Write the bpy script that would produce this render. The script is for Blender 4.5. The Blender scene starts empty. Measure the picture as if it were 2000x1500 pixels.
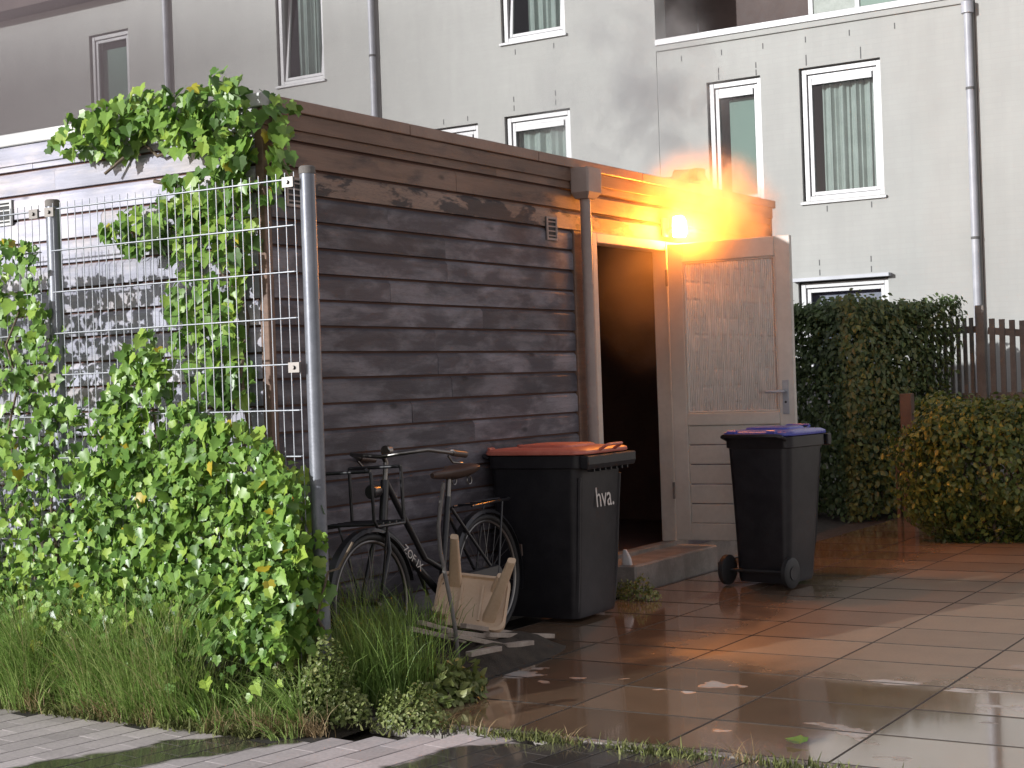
import bpy, bmesh, math, random
import numpy as np
from mathutils import Matrix, Vector

# ------------------------------------------------------------------ camera, sky, sun, exposure
scene = bpy.context.scene
COL = scene.collection
CAM = Vector((5.07, -5.91, 1.40))
YAW, ROLL = math.radians(31.8), math.radians(2.0)
FW = Vector((-math.sin(YAW), math.cos(YAW), 0)); RT = Vector((math.cos(YAW), math.sin(YAW), 0)); UP = Vector((0, 0, 1))
cd = bpy.data.cameras.new('camera'); cam = bpy.data.objects.new('camera', cd); COL.objects.link(cam)
cd.sensor_width = 36.0; cd.lens = 54.72; cd.clip_start = 0.05; cd.clip_end = 500; cd.shift_y = -0.001
cr = RT * math.cos(ROLL) - UP * math.sin(ROLL); cu = RT * math.sin(ROLL) + UP * math.cos(ROLL)
m = Matrix((cr, cu, -FW)).transposed().to_4x4(); m.translation = CAM
cam.matrix_world = m
scene.camera = cam

SUN_DIR = Vector((-0.40, -0.917, 0)).normalized()          # horizontal direction towards the light
SUN_EL = math.radians(13)
world = bpy.data.worlds.new('World'); scene.world = world; world.use_nodes = True
wn = world.node_tree; wn.nodes.clear()
sky = wn.nodes.new('ShaderNodeTexSky'); sky.sky_type = 'NISHITA'; sky.sun_disc = False
sky.dust_density = 0.2; sky.sun_elevation = SUN_EL; sky.sun_rotation = math.atan2(SUN_DIR.x, SUN_DIR.y)
bg = wn.nodes.new('ShaderNodeBackground'); bg.inputs[1].default_value = 0.115
wo = wn.nodes.new('ShaderNodeOutputWorld')
hs = wn.nodes.new('ShaderNodeHueSaturation'); hs.inputs['Saturation'].default_value = 0.35      # town sky: blue washed out by haze
wn.links.new(sky.outputs[0], hs.inputs['Color']); tm = wn.nodes.new('ShaderNodeVectorMath'); tm.operation = 'MULTIPLY'; tm.inputs[1].default_value = (1.06, 0.95, 0.94)      # glow of the town's lamps
wn.links.new(hs.outputs[0], tm.inputs[0]); wn.links.new(tm.outputs[0], bg.inputs[0]); wn.links.new(bg.outputs[0], wo.inputs[0])
sd = bpy.data.lights.new('sun', 'SUN'); sun = bpy.data.objects.new('sun', sd); COL.objects.link(sun)
sd.energy = 2.9; sd.angle = math.radians(0.6); sd.color = (0.98, 0.985, 0.99)
tosun = SUN_DIR * math.cos(SUN_EL) + UP * math.sin(SUN_EL)
sun.rotation_euler = tosun.to_track_quat('Z', 'Y').to_euler(); sun.location = (0, -20, 12)
vs = scene.view_settings
vs.view_transform = 'Standard'; vs.look = 'None'; vs.gamma = 1; vs.exposure = 0.78; vs.use_curve_mapping = False
scene.cycles.use_denoising = True
scene.cycles.max_bounces = 6; scene.cycles.diffuse_bounces = 3; scene.cycles.glossy_bounces = 3; scene.cycles.transparent_max_bounces = 10; scene.cycles.volume_bounces = 1
scene.cycles.volume_step_rate = 4.0; scene.cycles.volume_max_steps = 128; scene.cycles.sample_clamp_indirect = 6.0

rng = np.random.default_rng(7); random.seed(7)
R = math.radians

# ------------------------------------------------------------------ node helpers
class NT:
    def __init__(s, mt): s.t = mt.node_tree; s.n = s.t.nodes; s.l = s.t.links
    def new(s, typ, **k):
        n = s.n.new(typ)
        for a, v in k.items(): setattr(n, a, v)
        return n
    def link(s, a, b): s.l.new(a, b)
    def put(s, sock, v):
        if hasattr(v, 'is_output'): s.l.new(v, sock)
        else: sock.default_value = v
    def math(s, op, a, b=0.0, c=None, clamp=False):
        n = s.new('ShaderNodeMath', operation=op); n.use_clamp = clamp
        s.put(n.inputs[0], a); s.put(n.inputs[1], b)
        if c is not None: s.put(n.inputs[2], c)
        return n.outputs[0]
    def mix(s, f, a, b):
        n = s.new('ShaderNodeMix', data_type='RGBA'); s.put(n.inputs[0], f); s.put(n.inputs[6], a); s.put(n.inputs[7], b)
        return n.outputs[2]
    def noise(s, scale, detail=3, vec=None, rough=0.55, dist=0.0):
        n = s.new('ShaderNodeTexNoise'); n.inputs['Scale'].default_value = scale; n.inputs['Detail'].default_value = detail
        n.inputs['Roughness'].default_value = rough; n.inputs['Distortion'].default_value = dist
        if vec is not None: s.link(vec, n.inputs['Vector'])
        return n.outputs['Fac']
    def ramp(s, f, lo, hi):
        n = s.new('ShaderNodeMapRange'); n.interpolation_type = 'SMOOTHSTEP'
        s.put(n.inputs[0], f); n.inputs[1].default_value = lo; n.inputs[2].default_value = hi
        return n.outputs[0]
    def pos(s): return s.new('ShaderNodeNewGeometry').outputs['Position']
    def obj(s): return s.new('ShaderNodeTexCoord').outputs['Object']
    def rnd(s): return s.new('ShaderNodeObjectInfo').outputs['Random']
    def scale(s, v, xyz, loc=(0, 0, 0)):
        n = s.new('ShaderNodeMapping'); n.inputs['Scale'].default_value = xyz; n.inputs['Location'].default_value = loc
        s.link(v, n.inputs[0]); return n.outputs[0]
    def sep(s, v):
        n = s.new('ShaderNodeSeparateXYZ'); s.link(v, n.inputs[0]); return n.outputs
    def bump(s, h, strength=0.3, dist=0.01):
        n = s.new('ShaderNodeBump'); n.inputs['Strength'].default_value = strength; n.inputs['Distance'].default_value = dist
        s.link(h, n.inputs['Height']); return n.outputs[0]

def rgb(c): return (c[0], c[1], c[2], 1.0)
def material(name, color, rough=0.6, metal=0.0, spec=0.5):
    mt = bpy.data.materials.new(name); mt.use_nodes = True
    t = NT(mt); b = mt.node_tree.nodes['Principled BSDF']
    b.inputs['Base Color'].default_value = rgb(color); b.inputs['Roughness'].default_value = rough
    b.inputs['Metallic'].default_value = metal; b.inputs['Specular IOR Level'].default_value = spec
    mt['b'] = 0
    return mt, t, b
def dirty(name, c1, c2, rough=0.6, metal=0.0, sc=6.0, bump=0.15, spec=0.5, rr=0.2, stretch=(1, 1, 1)):
    mt, t, b = material(name, c1, rough, metal, spec)
    v = t.scale(t.pos(), stretch)
    f = t.noise(sc, 5, v); f2 = t.noise(sc * 9, 3, v)
    k = t.ramp(t.math('ADD', t.math('MULTIPLY', f, 0.7), t.math('MULTIPLY', f2, 0.3)), 0.35, 0.68)
    t.link(t.mix(k, rgb(c1), rgb(c2)), b.inputs['Base Color'])
    t.link(t.math('ADD', rough - rr / 2, t.math('MULTIPLY', f2, rr)), b.inputs['Roughness'])
    if bump: t.link(t.bump(f2, bump, 0.01), b.inputs['Normal'])
    return mt

# ------------------------------------------------------------------ mesh helpers
def tag(o, label=None, cat=None, group=None, kind=None):
    if label: o['label'] = label
    if cat: o['category'] = cat
    if group: o['group'] = group
    if kind: o['kind'] = kind
    return o
def empty(name, loc=(0, 0, 0), rz=0.0):
    o = bpy.data.objects.new(name, None); COL.objects.link(o); o.location = loc; o.rotation_euler = (0, 0, rz)
    o.empty_display_size = 0.1
    return o
def put(name, mesh, parent=None, loc=(0, 0, 0), rot=None, scale=None):
    o = bpy.data.objects.new(name, mesh); COL.objects.link(o); o.location = loc
    if rot is not None: o.rotation_euler = rot
    if scale is not None: o.scale = scale
    if parent: o.parent = parent
    return o
class MB:
    def __init__(s): s.v = []; s.f = []
    def add(s, vs, fs):
        b = len(s.v); s.v += [tuple(x) for x in vs]; s.f += [tuple(b + i for i in f) for f in fs]; return s
    def box(s, x0, x1, y0, y1, z0, z1):
        return s.add([(x0, y0, z0), (x1, y0, z0), (x1, y1, z0), (x0, y1, z0), (x0, y0, z1), (x1, y0, z1), (x1, y1, z1), (x0, y1, z1)],
                     [(0, 3, 2, 1), (4, 5, 6, 7), (0, 1, 5, 4), (1, 2, 6, 5), (2, 3, 7, 6), (3, 0, 4, 7)])
    def loft(s, rings, cap0=True, cap1=True):
        n = len(rings[0]); vs = [p for r in rings for p in r]; fs = []
        for i in range(len(rings) - 1):
            for j in range(n):
                k = (j + 1) % n
                fs.append((i * n + j, i * n + k, (i + 1) * n + k, (i + 1) * n + j))
        if cap0: fs.append(tuple(reversed(range(n))))
        if cap1: fs.append(tuple((len(rings) - 1) * n + j for j in range(n)))
        return s.add(vs, fs)
    def tube(s, pts, r, n=8, cap=True):
        pts = [Vector(p) for p in pts]; rs = r if isinstance(r, (list, tuple)) else [r] * len(pts)
        rings = []; ref = None
        for i, p in enumerate(pts):
            d = (pts[min(i + 1, len(pts) - 1)] - pts[max(i - 1, 0)]).normalized()
            if ref is None:
                ref = Vector((0, 0, 1)) if abs(d.z) < 0.9 else Vector((1, 0, 0))
            a = (ref - d * ref.dot(d)).normalized(); ref = a; b = d.cross(a)
            rings.append([p + (a * math.cos(2 * math.pi * k / n) + b * math.sin(2 * math.pi * k / n)) * rs[i] for k in range(n)])
        return s.loft(rings, cap, cap)
    def ring(s, c, axis, r, t, n=40, m_=8):
        """torus"""
        c = Vector(c); ax = Vector(axis).normalized(); a = ax.orthogonal().normalized(); b = ax.cross(a)
        vs = []; fs = []
        for i in range(n):
            th = 2 * math.pi * i / n; d = a * math.cos(th) + b * math.sin(th)
            for j in range(m_):
                ph = 2 * math.pi * j / m_; vs.append(c + d * (r + t * math.cos(ph)) + ax * t * math.sin(ph))
        for i in range(n):
            for j in range(m_):
                fs.append((i * m_ + j, ((i + 1) % n) * m_ + j, ((i + 1) % n) * m_ + (j + 1) % m_, i * m_ + (j + 1) % m_))
        return s.add(vs, fs)
    def mesh(s, name, mat, smooth=False, bevel=0.0, seg=1):
        me = bpy.data.meshes.new(name); me.from_pydata(s.v, [], s.f)
        bm = bmesh.new(); bm.from_mesh(me)
        bmesh.ops.recalc_face_normals(bm, faces=bm.faces)
        if bevel > 0:
            es = [e for e in bm.edges if len(e.link_faces) == 2 and e.calc_face_angle(0) > 0.6]
            bmesh.ops.bevel(bm, geom=es, offset=bevel, segments=seg, affect='EDGES', profile=0.7)
        bm.to_mesh(me); bm.free()
        if smooth:
            me.polygons.foreach_set('use_smooth', [True] * len(me.polygons))
            try: me.set_sharp_from_angle(angle=R(40))
            except Exception: pass
        me.materials.append(mat)
        return me
    def build(s, name, mat, parent=None, loc=(0, 0, 0), smooth=False, bevel=0.0, seg=1, rot=None):
        return put(name, s.mesh(name, mat, smooth, bevel, seg), parent, loc, rot)
def box(name, x0, x1, y0, y1, z0, z1, mat, parent=None, bevel=0.0):
    return MB().box(x0, x1, y0, y1, z0, z1).build(name, mat, parent, bevel=bevel)
def beam(name, a, b, w, h, mat, parent=None, bevel=0.002, up=(0, 0, 1)):
    a = Vector(a); b = Vector(b); d = (b - a).normalized(); u = Vector(up); sd_ = d.cross(u).normalized(); u = sd_.cross(d)
    r = lambda p: [p + sd_ * (w / 2) * i + u * (h / 2) * j for i, j in ((-1, -1), (1, -1), (1, 1), (-1, 1))]
    return MB().loft([r(a), r(b)]).build(name, mat, parent, bevel=bevel)
def rrect(w, d, r, z, n=4, cx=0.0, cy=0.0):
    pts = []
    for (sx, sy, a0) in ((1, 1, 0), (-1, 1, 90), (-1, -1, 180), (1, -1, 270)):
        for k in range(n + 1):
            a = R(a0 + 90 * k / n)
            pts.append(Vector((cx + sx * (w / 2 - r) + r * math.cos(a), cy + sy * (d / 2 - r) + r * math.sin(a), z)))
    return pts
def text_mesh(s, size, mat, extrude=0.0008):
    cu_ = bpy.data.curves.new('lettering', 'FONT'); cu_.body = s; cu_.size = size; cu_.extrude = extrude
    cu_.align_x = 'CENTER'; cu_.align_y = 'CENTER'
    o = bpy.data.objects.new('lettering', cu_); COL.objects.link(o)
    dg = bpy.context.evaluated_depsgraph_get(); dg.update()
    me = bpy.data.meshes.new_from_object(o.evaluated_get(dg)); bpy.data.objects.remove(o)
    me.materials.clear(); me.materials.append(mat); return me
# picture ray -> point on a plane of the place (used to read positions off the photograph's perspective)
F_ = 3040.0
def ray(x, y):
    dx = (x - 1000) / F_; dy = -(y - 748) / F_; c, s = math.cos(ROLL), math.sin(ROLL)
    return FW + RT * (c * dx + s * dy) + UP * (-s * dx + c * dy)
def on_y(x, y, Y):
    d = ray(x, y); return CAM + d * ((Y - CAM.y) / d.y)
def on_x(x, y, X):
    d = ray(x, y); return CAM + d * ((X - CAM.x) / d.x)
def on_z(x, y, Z=0.0):
    d = ray(x, y); return CAM + d * ((Z - CAM.z) / d.z)

# ------------------------------------------------------------------ materials
def m_boards(name, paint, bare, wear, soft=0.12):
    """painted shiplap, worn to bare wood in patches; grain along the board"""
    mt, t, b = material(name, paint, 0.7, 0, 0.35)
    p = t.pos(); s = t.sep(p)
    along = t.math('ADD', s[0], s[1])
    cv = t.new('ShaderNodeCombineXYZ'); t.link(along, cv.inputs[0]); t.link(t.math('MULTIPLY', s[2], 14.0), cv.inputs[1]); t.link(t.math('MULTIPLY', t.rnd(), 30.0), cv.inputs[2])
    g = t.noise(2.2, 6, cv.outputs[0], 0.65, 0.6)
    fine = t.noise(26, 4, cv.outputs[0], 0.7)
    cv2 = t.new('ShaderNodeCombineXYZ'); t.link(t.math('MULTIPLY', along, 1.6), cv2.inputs[0]); t.link(t.math('MULTIPLY', s[2], 4.5), cv2.inputs[1]); t.link(t.math('MULTIPLY', t.rnd(), 50.0), cv2.inputs[2])
    patch = t.noise(1.5, 5, cv2.outputs[0], 0.6, 0.3)
    k = t.ramp(patch, 1 - wear - soft, 1 - wear + soft)
    k = t.math('MULTIPLY', k, t.ramp(fine, 0.25, 0.5))
    v = t.math('ADD', 0.55, t.math('MULTIPLY', g, 0.9))
    c = t.mix(k, rgb(paint), rgb(bare))
    big = t.noise(1.1, 3, p)
    vo = t.new('ShaderNodeTexVoronoi'); cv3 = t.new('ShaderNodeCombineXYZ'); t.link(t.math('MULTIPLY', along, 1.9), cv3.inputs[0]); t.link(t.math('MULTIPLY', s[2], 4.5), cv3.inputs[1]); t.link(t.math('MULTIPLY', t.rnd(), 40.0), cv3.inputs[2])
    vo.inputs['Scale'].default_value = 1.0; t.link(cv3.outputs[0], vo.inputs['Vector'])
    v = t.math('MULTIPLY', v, t.math('ADD', 0.35, t.math('MULTIPLY', t.ramp(vo.outputs['Distance'], 0.03, 0.10), 0.65)))      # knots
    v = t.math('MULTIPLY', v, t.math('ADD', 0.55, t.math('MULTIPLY', big, 0.9)))
    v = t.math('MULTIPLY', v, t.math('ADD', 0.8, t.math('MULTIPLY', t.rnd(), 0.4)))
    mm = t.new('ShaderNodeVectorMath', operation='SCALE'); t.link(c, mm.inputs[0]); t.link(v, mm.inputs['Scale'])
    t.link(mm.outputs[0], b.inputs['Base Color'])
    t.link(t.bump(t.math('ADD', fine, t.math('MULTIPLY', k, -0.6)), 0.5, 0.004), b.inputs['Normal'])
    t.link(t.math('ADD', 0.38, t.math('MULTIPLY', fine, 0.4)), b.inputs['Roughness'])
    return mt
M = {}
M['board_dark'] = m_boards('dark_stained_boards', (0.072, 0.065, 0.076), (0.19, 0.18, 0.20), 0.47)  # worn patches also lightened and cooled to imitate a sheen
M['board_brown'] = m_boards('brown_bare_boards', (0.21, 0.135, 0.10), (0.075, 0.055, 0.05), 0.36)
M['board_edge'] = m_boards('half_bare_boards', (0.055, 0.045, 0.045), (0.27, 0.19, 0.15), 0.5, 0.03)
M['board_lit'] = m_boards('lit_peeling_boards', (0.38, 0.38, 0.45), (0.50, 0.46, 0.47), 0.45)  # peeling paint; strong lamp light on the road side put into the colour
M['trim_pale'] = dirty('pale_roof_edging', (0.46, 0.46, 0.45), (0.60, 0.60, 0.58), 0.5, 0, 3)  # same capping as the yard side, colour raised for the light on it
M['trim_brown'] = dirty('brown_roof_edging', (0.23, 0.14, 0.10), (0.30, 0.19, 0.14), 0.55, 0, 5)
M['roofing'] = dirty('bitumen_roofing', (0.05, 0.048, 0.046), (0.09, 0.085, 0.08), 0.85, 0, 6, 0.3)
M['flap'] = dirty('charred_roof_edging', (0.16, 0.10, 0.07), (0.05, 0.04, 0.035), 0.7, 0, 9, 0.3)
M['soot'] = dirty('sooty_interior', (0.12, 0.065, 0.055), (0.16, 0.09, 0.07), 0.9, 0, 3)
M['concrete'] = dirty('grey_concrete', (0.22, 0.20, 0.18), (0.33, 0.30, 0.27), 0.8, 0, 7, 0.3)
M['pvc'] = dirty('brown_plastic_pipe', (0.30, 0.24, 0.215), (0.37, 0.30, 0.265), 0.5, 0, 4, 0.05)
M['doorpaint'] = dirty('tan_door_paint', (0.50, 0.47, 0.42), (0.60, 0.56, 0.50), 0.5, 0, 3, 0.08)
M['black_rubber'] = material('black_rubber', (0.015, 0.015, 0.016), 0.6)[0]
M['steel'] = dirty('galvanised_steel', (0.30, 0.32, 0.35), (0.40, 0.42, 0.45), 0.45, 0.4, 12, 0.05)
M['postgrey'] = dirty('grey_coated_steel', (0.15, 0.16, 0.185), (0.20, 0.21, 0.235), 0.4, 0.3, 9, 0.04)
M['chrome'] = material('dull_chrome', (0.20, 0.19, 0.18), 0.35, 1.0)[0]
M['bikeblack'] = material('black_bicycle_paint', (0.02, 0.02, 0.023), 0.3)[0]
M['saddle'] = material('brown_saddle', (0.07, 0.045, 0.035), 0.45)[0]
M['white'] = dirty('white_plastic', (0.62, 0.61, 0.6), (0.72, 0.71, 0.7), 0.45, 0, 8, 0)
M['stool'] = dirty('beige_plastic', (0.58, 0.42, 0.28), (0.66, 0.50, 0.35), 0.5, 0, 7, 0.06)
M['lath'] = dirty('weathered_lath', (0.28, 0.23, 0.19), (0.45, 0.38, 0.32), 0.8, 0, 8, 0.3)
M['binblack'] = dirty('black_bin_plastic', (0.012, 0.0115, 0.014), (0.021, 0.020, 0.023), 0.42, 0, 10, 0.05, 0.35)
M['lidorange'] = dirty('faded_orange_lid', (0.50, 0.125, 0.085), (0.58, 0.18, 0.13), 0.42, 0, 8, 0.05)
M['lidblue'] = dirty('blue_lid', (0.06, 0.075, 0.36), (0.09, 0.10, 0.42), 0.3, 0, 8, 0.05)
M['letter'] = material('pale_lettering', (0.62, 0.58, 0.54), 0.6)[0]
M['upvc'] = dirty('white_window_frame', (0.40, 0.40, 0.41), (0.46, 0.46, 0.46), 0.4, 0, 5, 0)
M['gap'] = material('dark_window_gap', (0.10, 0.10, 0.10), 0.8)[0]
M['browncladding'] = dirty('brown_cladding', (0.055, 0.036, 0.032), (0.08, 0.055, 0.048), 0.7, 0, 2)
M['greypipe'] = dirty('grey_rain_pipe', (0.30, 0.31, 0.34), (0.37, 0.38, 0.41), 0.45, 0, 5, 0)
M['room'] = material('dark_room', (0.09, 0.09, 0.10), 0.9)[0]
M['curtain'] = dirty('pale_curtain', (0.30, 0.33, 0.30), (0.38, 0.41, 0.38), 0.9, 0, 4, 0)
M['blind'] = material('green_blind', (0.20, 0.27, 0.23), 0.8)[0]
M['bluefilm'] = dirty('blue_grey_window_film', (0.17, 0.18, 0.26), (0.26, 0.22, 0.27), 0.5, 0, 2, 0)
M['slat'] = dirty('grey_fence_wood', (0.12, 0.11, 0.10), (0.18, 0.165, 0.15), 0.85, 0, 7, 0.3)
M['brownpost'] = dirty('brown_garden_post', (0.10, 0.065, 0.05), (0.14, 0.09, 0.065), 0.8, 0, 7, 0.3)
M['soil'] = dirty('garden_soil', (0.035, 0.027, 0.02), (0.07, 0.055, 0.04), 0.95, 0, 14, 0.8)
M['joint'] = dirty('sand_joint', (0.030, 0.026, 0.022), (0.055, 0.048, 0.04), 0.9, 0, 30, 0.3)
M['twig'] = dirty('ivy_stem', (0.10, 0.075, 0.05), (0.17, 0.13, 0.09), 0.85, 0, 30, 0.4)

def m_house():
    mt, t, b = material('white_painted_brick', (0.46, 0.465, 0.445), 0.75)
    p = t.pos(); s = t.sep(p)
    cv = t.new('ShaderNodeCombineXYZ'); t.link(t.math('ADD', s[0], s[1]), cv.inputs[0]); t.link(s[2], cv.inputs[1])
    br = t.new('ShaderNodeTexBrick'); t.link(cv.outputs[0], br.inputs['Vector'])
    br.inputs['Color1'].default_value = (1, 1, 1, 1); br.inputs['Color2'].default_value = (0.975, 0.975, 0.975, 1); br.inputs['Mortar'].default_value = (0.965, 0.965, 0.965, 1)
    br.inputs['Scale'].default_value = 1.0; br.inputs['Mortar Size'].default_value = 0.005; br.inputs['Brick Width'].default_value = 0.21; br.inputs['Row Height'].default_value = 0.0625
    n1 = t.noise(0.7, 4, p); n2 = t.noise(7, 4, t.scale(p, (1, 1, 0.25)))
    n5 = t.noise(2.6, 5, t.scale(p, (1, 1, 0.10)), .65)
    v = t.math('ADD', 0.72, t.math('ADD', t.math('MULTIPLY', n1, 0.24), t.math('ADD', t.math('MULTIPLY', n2, 0.14), t.math('MULTIPLY', n5, 0.18))))
    c = t.new('ShaderNodeVectorMath', operation='SCALE'); c.inputs[0].default_value = (0.325, 0.328, 0.312); t.link(v, c.inputs['Scale'])
    mu = t.new('ShaderNodeVectorMath', operation='MULTIPLY'); t.link(c.outputs[0], mu.inputs[0]); t.link(br.outputs['Color'], mu.inputs[1])
    t.link(mu.outputs[0], b.inputs['Base Color'])
    t.link(t.bump(t.math('ADD', t.math('MULTIPLY', br.outputs['Fac'], -1.0), t.math('MULTIPLY', n2, 0.6)), 0.18, 0.004), b.inputs['Normal'])
    return mt
M['house'] = m_house()

def m_glass(name, tint, refl=0.0, rough=0.03):
    mt = bpy.data.materials.new(name); mt.use_nodes = True; t = NT(mt); t.n.clear()
    tr = t.new('ShaderNodeBsdfTransparent'); tr.inputs[0].default_value = rgb(tint)
    gl = t.new('ShaderNodeBsdfGlossy'); gl.inputs['Roughness'].default_value = rough; gl.inputs[0].default_value = (0.9, 0.9, 0.95, 1)
    mx = t.new('ShaderNodeMixShader'); fr = t.new('ShaderNodeFresnel'); fr.inputs[0].default_value = 1.5
    t.link(t.math('ADD', t.math('MULTIPLY', fr.outputs[0], 0.7), refl * 0.4), mx.inputs[0])
    t.link(tr.outputs[0], mx.inputs[1]); t.link(gl.outputs[0], mx.inputs[2])
    o = t.new('ShaderNodeOutputMaterial'); t.link(mx.outputs[0], o.inputs[0]); return mt
M['glass'] = m_glass('window_glass', (0.75, 0.8, 0.8))
def m_ribbed():
    mt = bpy.data.materials.new('ribbed_door_glass'); mt.use_nodes = True; t = NT(mt); t.n.clear()
    tr = t.new('ShaderNodeBsdfTransparent'); tr.inputs[0].default_value = (0.85, 0.85, 0.83, 1)
    df = t.new('ShaderNodeBsdfDiffuse'); df.inputs[0].default_value = (0.56, 0.56, 0.55, 1)
    tl = t.new('ShaderNodeBsdfTranslucent'); tl.inputs[0].default_value = (0.62, 0.61, 0.59, 1)
    gl = t.new('ShaderNodeBsdfGlossy'); gl.inputs['Roughness'].default_value = 0.18
    p = t.pos(); st = t.noise(9, 4, t.scale(p, (4, 4, 0.35)))
    a = t.new('ShaderNodeMixShader'); a.inputs[0].default_value = 0.5; t.link(df.outputs[0], a.inputs[1]); t.link(tl.outputs[0], a.inputs[2])
    bsh = t.new('ShaderNodeMixShader'); t.link(t.math('ADD', 0.40, t.math('MULTIPLY', t.ramp(st, 0.45, 0.75), 0.25)), bsh.inputs[0]); t.link(tr.outputs[0], bsh.inputs[1]); t.link(a.outputs[0], bsh.inputs[2])
    c = t.new('ShaderNodeMixShader'); c.inputs[0].default_value = 0.2; t.link(bsh.outputs[0], c.inputs[1]); t.link(gl.outputs[0], c.inputs[2])
    o = t.new('ShaderNodeOutputMaterial'); t.link(c.outputs[0], o.inputs[0]); return mt
M['ribbed'] = m_ribbed()

def m_leaf(name, cols, obj_random, rough=0.36, trans=0.25, spec=0.5):
    """leaf colour per leaf: from the object's own random number, or from the 'tint' stored with each leaf of a joined mesh"""
    mt = bpy.data.materials.new(name); mt.use_nodes = True; t = NT(mt); t.n.clear()
    if obj_random: f = t.rnd()
    else:
        a = t.new('ShaderNodeAttribute'); a.attribute_name = 'tint'; f = a.outputs['Fac']
    cr_ = t.new('ShaderNodeValToRGB'); el = cr_.color_ramp.elements
    while len(el) < len(cols): el.new(0.5)
    for e, (pos_, c) in zip(el, cols): e.position = pos_; e.color = rgb(c)
    t.link(f, cr_.inputs[0])
    nz = t.noise(40, 2, t.pos())
    sc = t.new('ShaderNodeVectorMath', operation='SCALE'); t.link(cr_.outputs[0], sc.inputs[0]); t.link(t.math('ADD', 0.75, t.math('MULTIPLY', nz, 0.5)), sc.inputs['Scale'])
    b = t.new('ShaderNodeBsdfPrincipled'); t.link(sc.outputs[0], b.inputs['Base Color']); b.inputs['Roughness'].default_value = rough; b.inputs['Specular IOR Level'].default_value = spec
    tl = t.new('ShaderNodeBsdfTranslucent'); t.link(sc.outputs[0], tl.inputs[0])
    mx = t.new('ShaderNodeMixShader'); mx.inputs[0].default_value = trans; t.link(b.outputs[0], mx.inputs[1]); t.link(tl.outputs[0], mx.inputs[2])
    o = t.new('ShaderNodeOutputMaterial'); t.link(mx.outputs[0], o.inputs[0]); return mt
IVY = [(0.0, (0.055, 0.12, 0.024)), (0.3, (0.13, 0.255, 0.05)), (0.65, (0.23, 0.38, 0.07)), (0.975, (0.33, 0.46, 0.07)), (1.0, (0.42, 0.34, 0.03))]
M['ivy'] = m_leaf('ivy_leaf', IVY, True); M['ivym'] = m_leaf('ivy_foliage', IVY, False)
M['hedge'] = m_leaf('hedge_leaf', [(0, (0.06, 0.095, 0.042)), (0.6, (0.12, 0.175, 0.07)), (1, (0.19, 0.27, 0.095))], False, 0.45)
M['shrub'] = m_leaf('shrub_leaf', [(0, (0.06, 0.09, 0.025)), (0.6, (0.11, 0.16, 0.04)), (0.93, (0.17, 0.21, 0.05)), (1, (0.34, 0.22, 0.08))], False, 0.45)
M['weed'] = m_leaf('weed_leaf', [(0, (0.09, 0.12, 0.03)), (0.7, (0.20, 0.25, 0.07)), (1, (0.34, 0.36, 0.15))], False, 0.5)
M['grass'] = m_leaf('grass_blade', [(0, (0.10, 0.17, 0.04)), (0.6, (0.22, 0.35, 0.08)), (0.85, (0.32, 0.40, 0.13)), (1, (0.46, 0.37, 0.21))], False, 0.45, 0.4)
M['dry'] = m_leaf('dry_grass_blade', [(0, (0.16, 0.11, 0.05)), (0.6, (0.34, 0.24, 0.12)), (1, (0.45, 0.34, 0.20))], False, 0.6, 0.2)
M['moss'] = m_leaf('moss', [(0, (0.06, 0.07, 0.02)), (0.7, (0.13, 0.15, 0.04)), (1, (0.22, 0.22, 0.08))], False, 0.8, 0.1)

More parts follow.
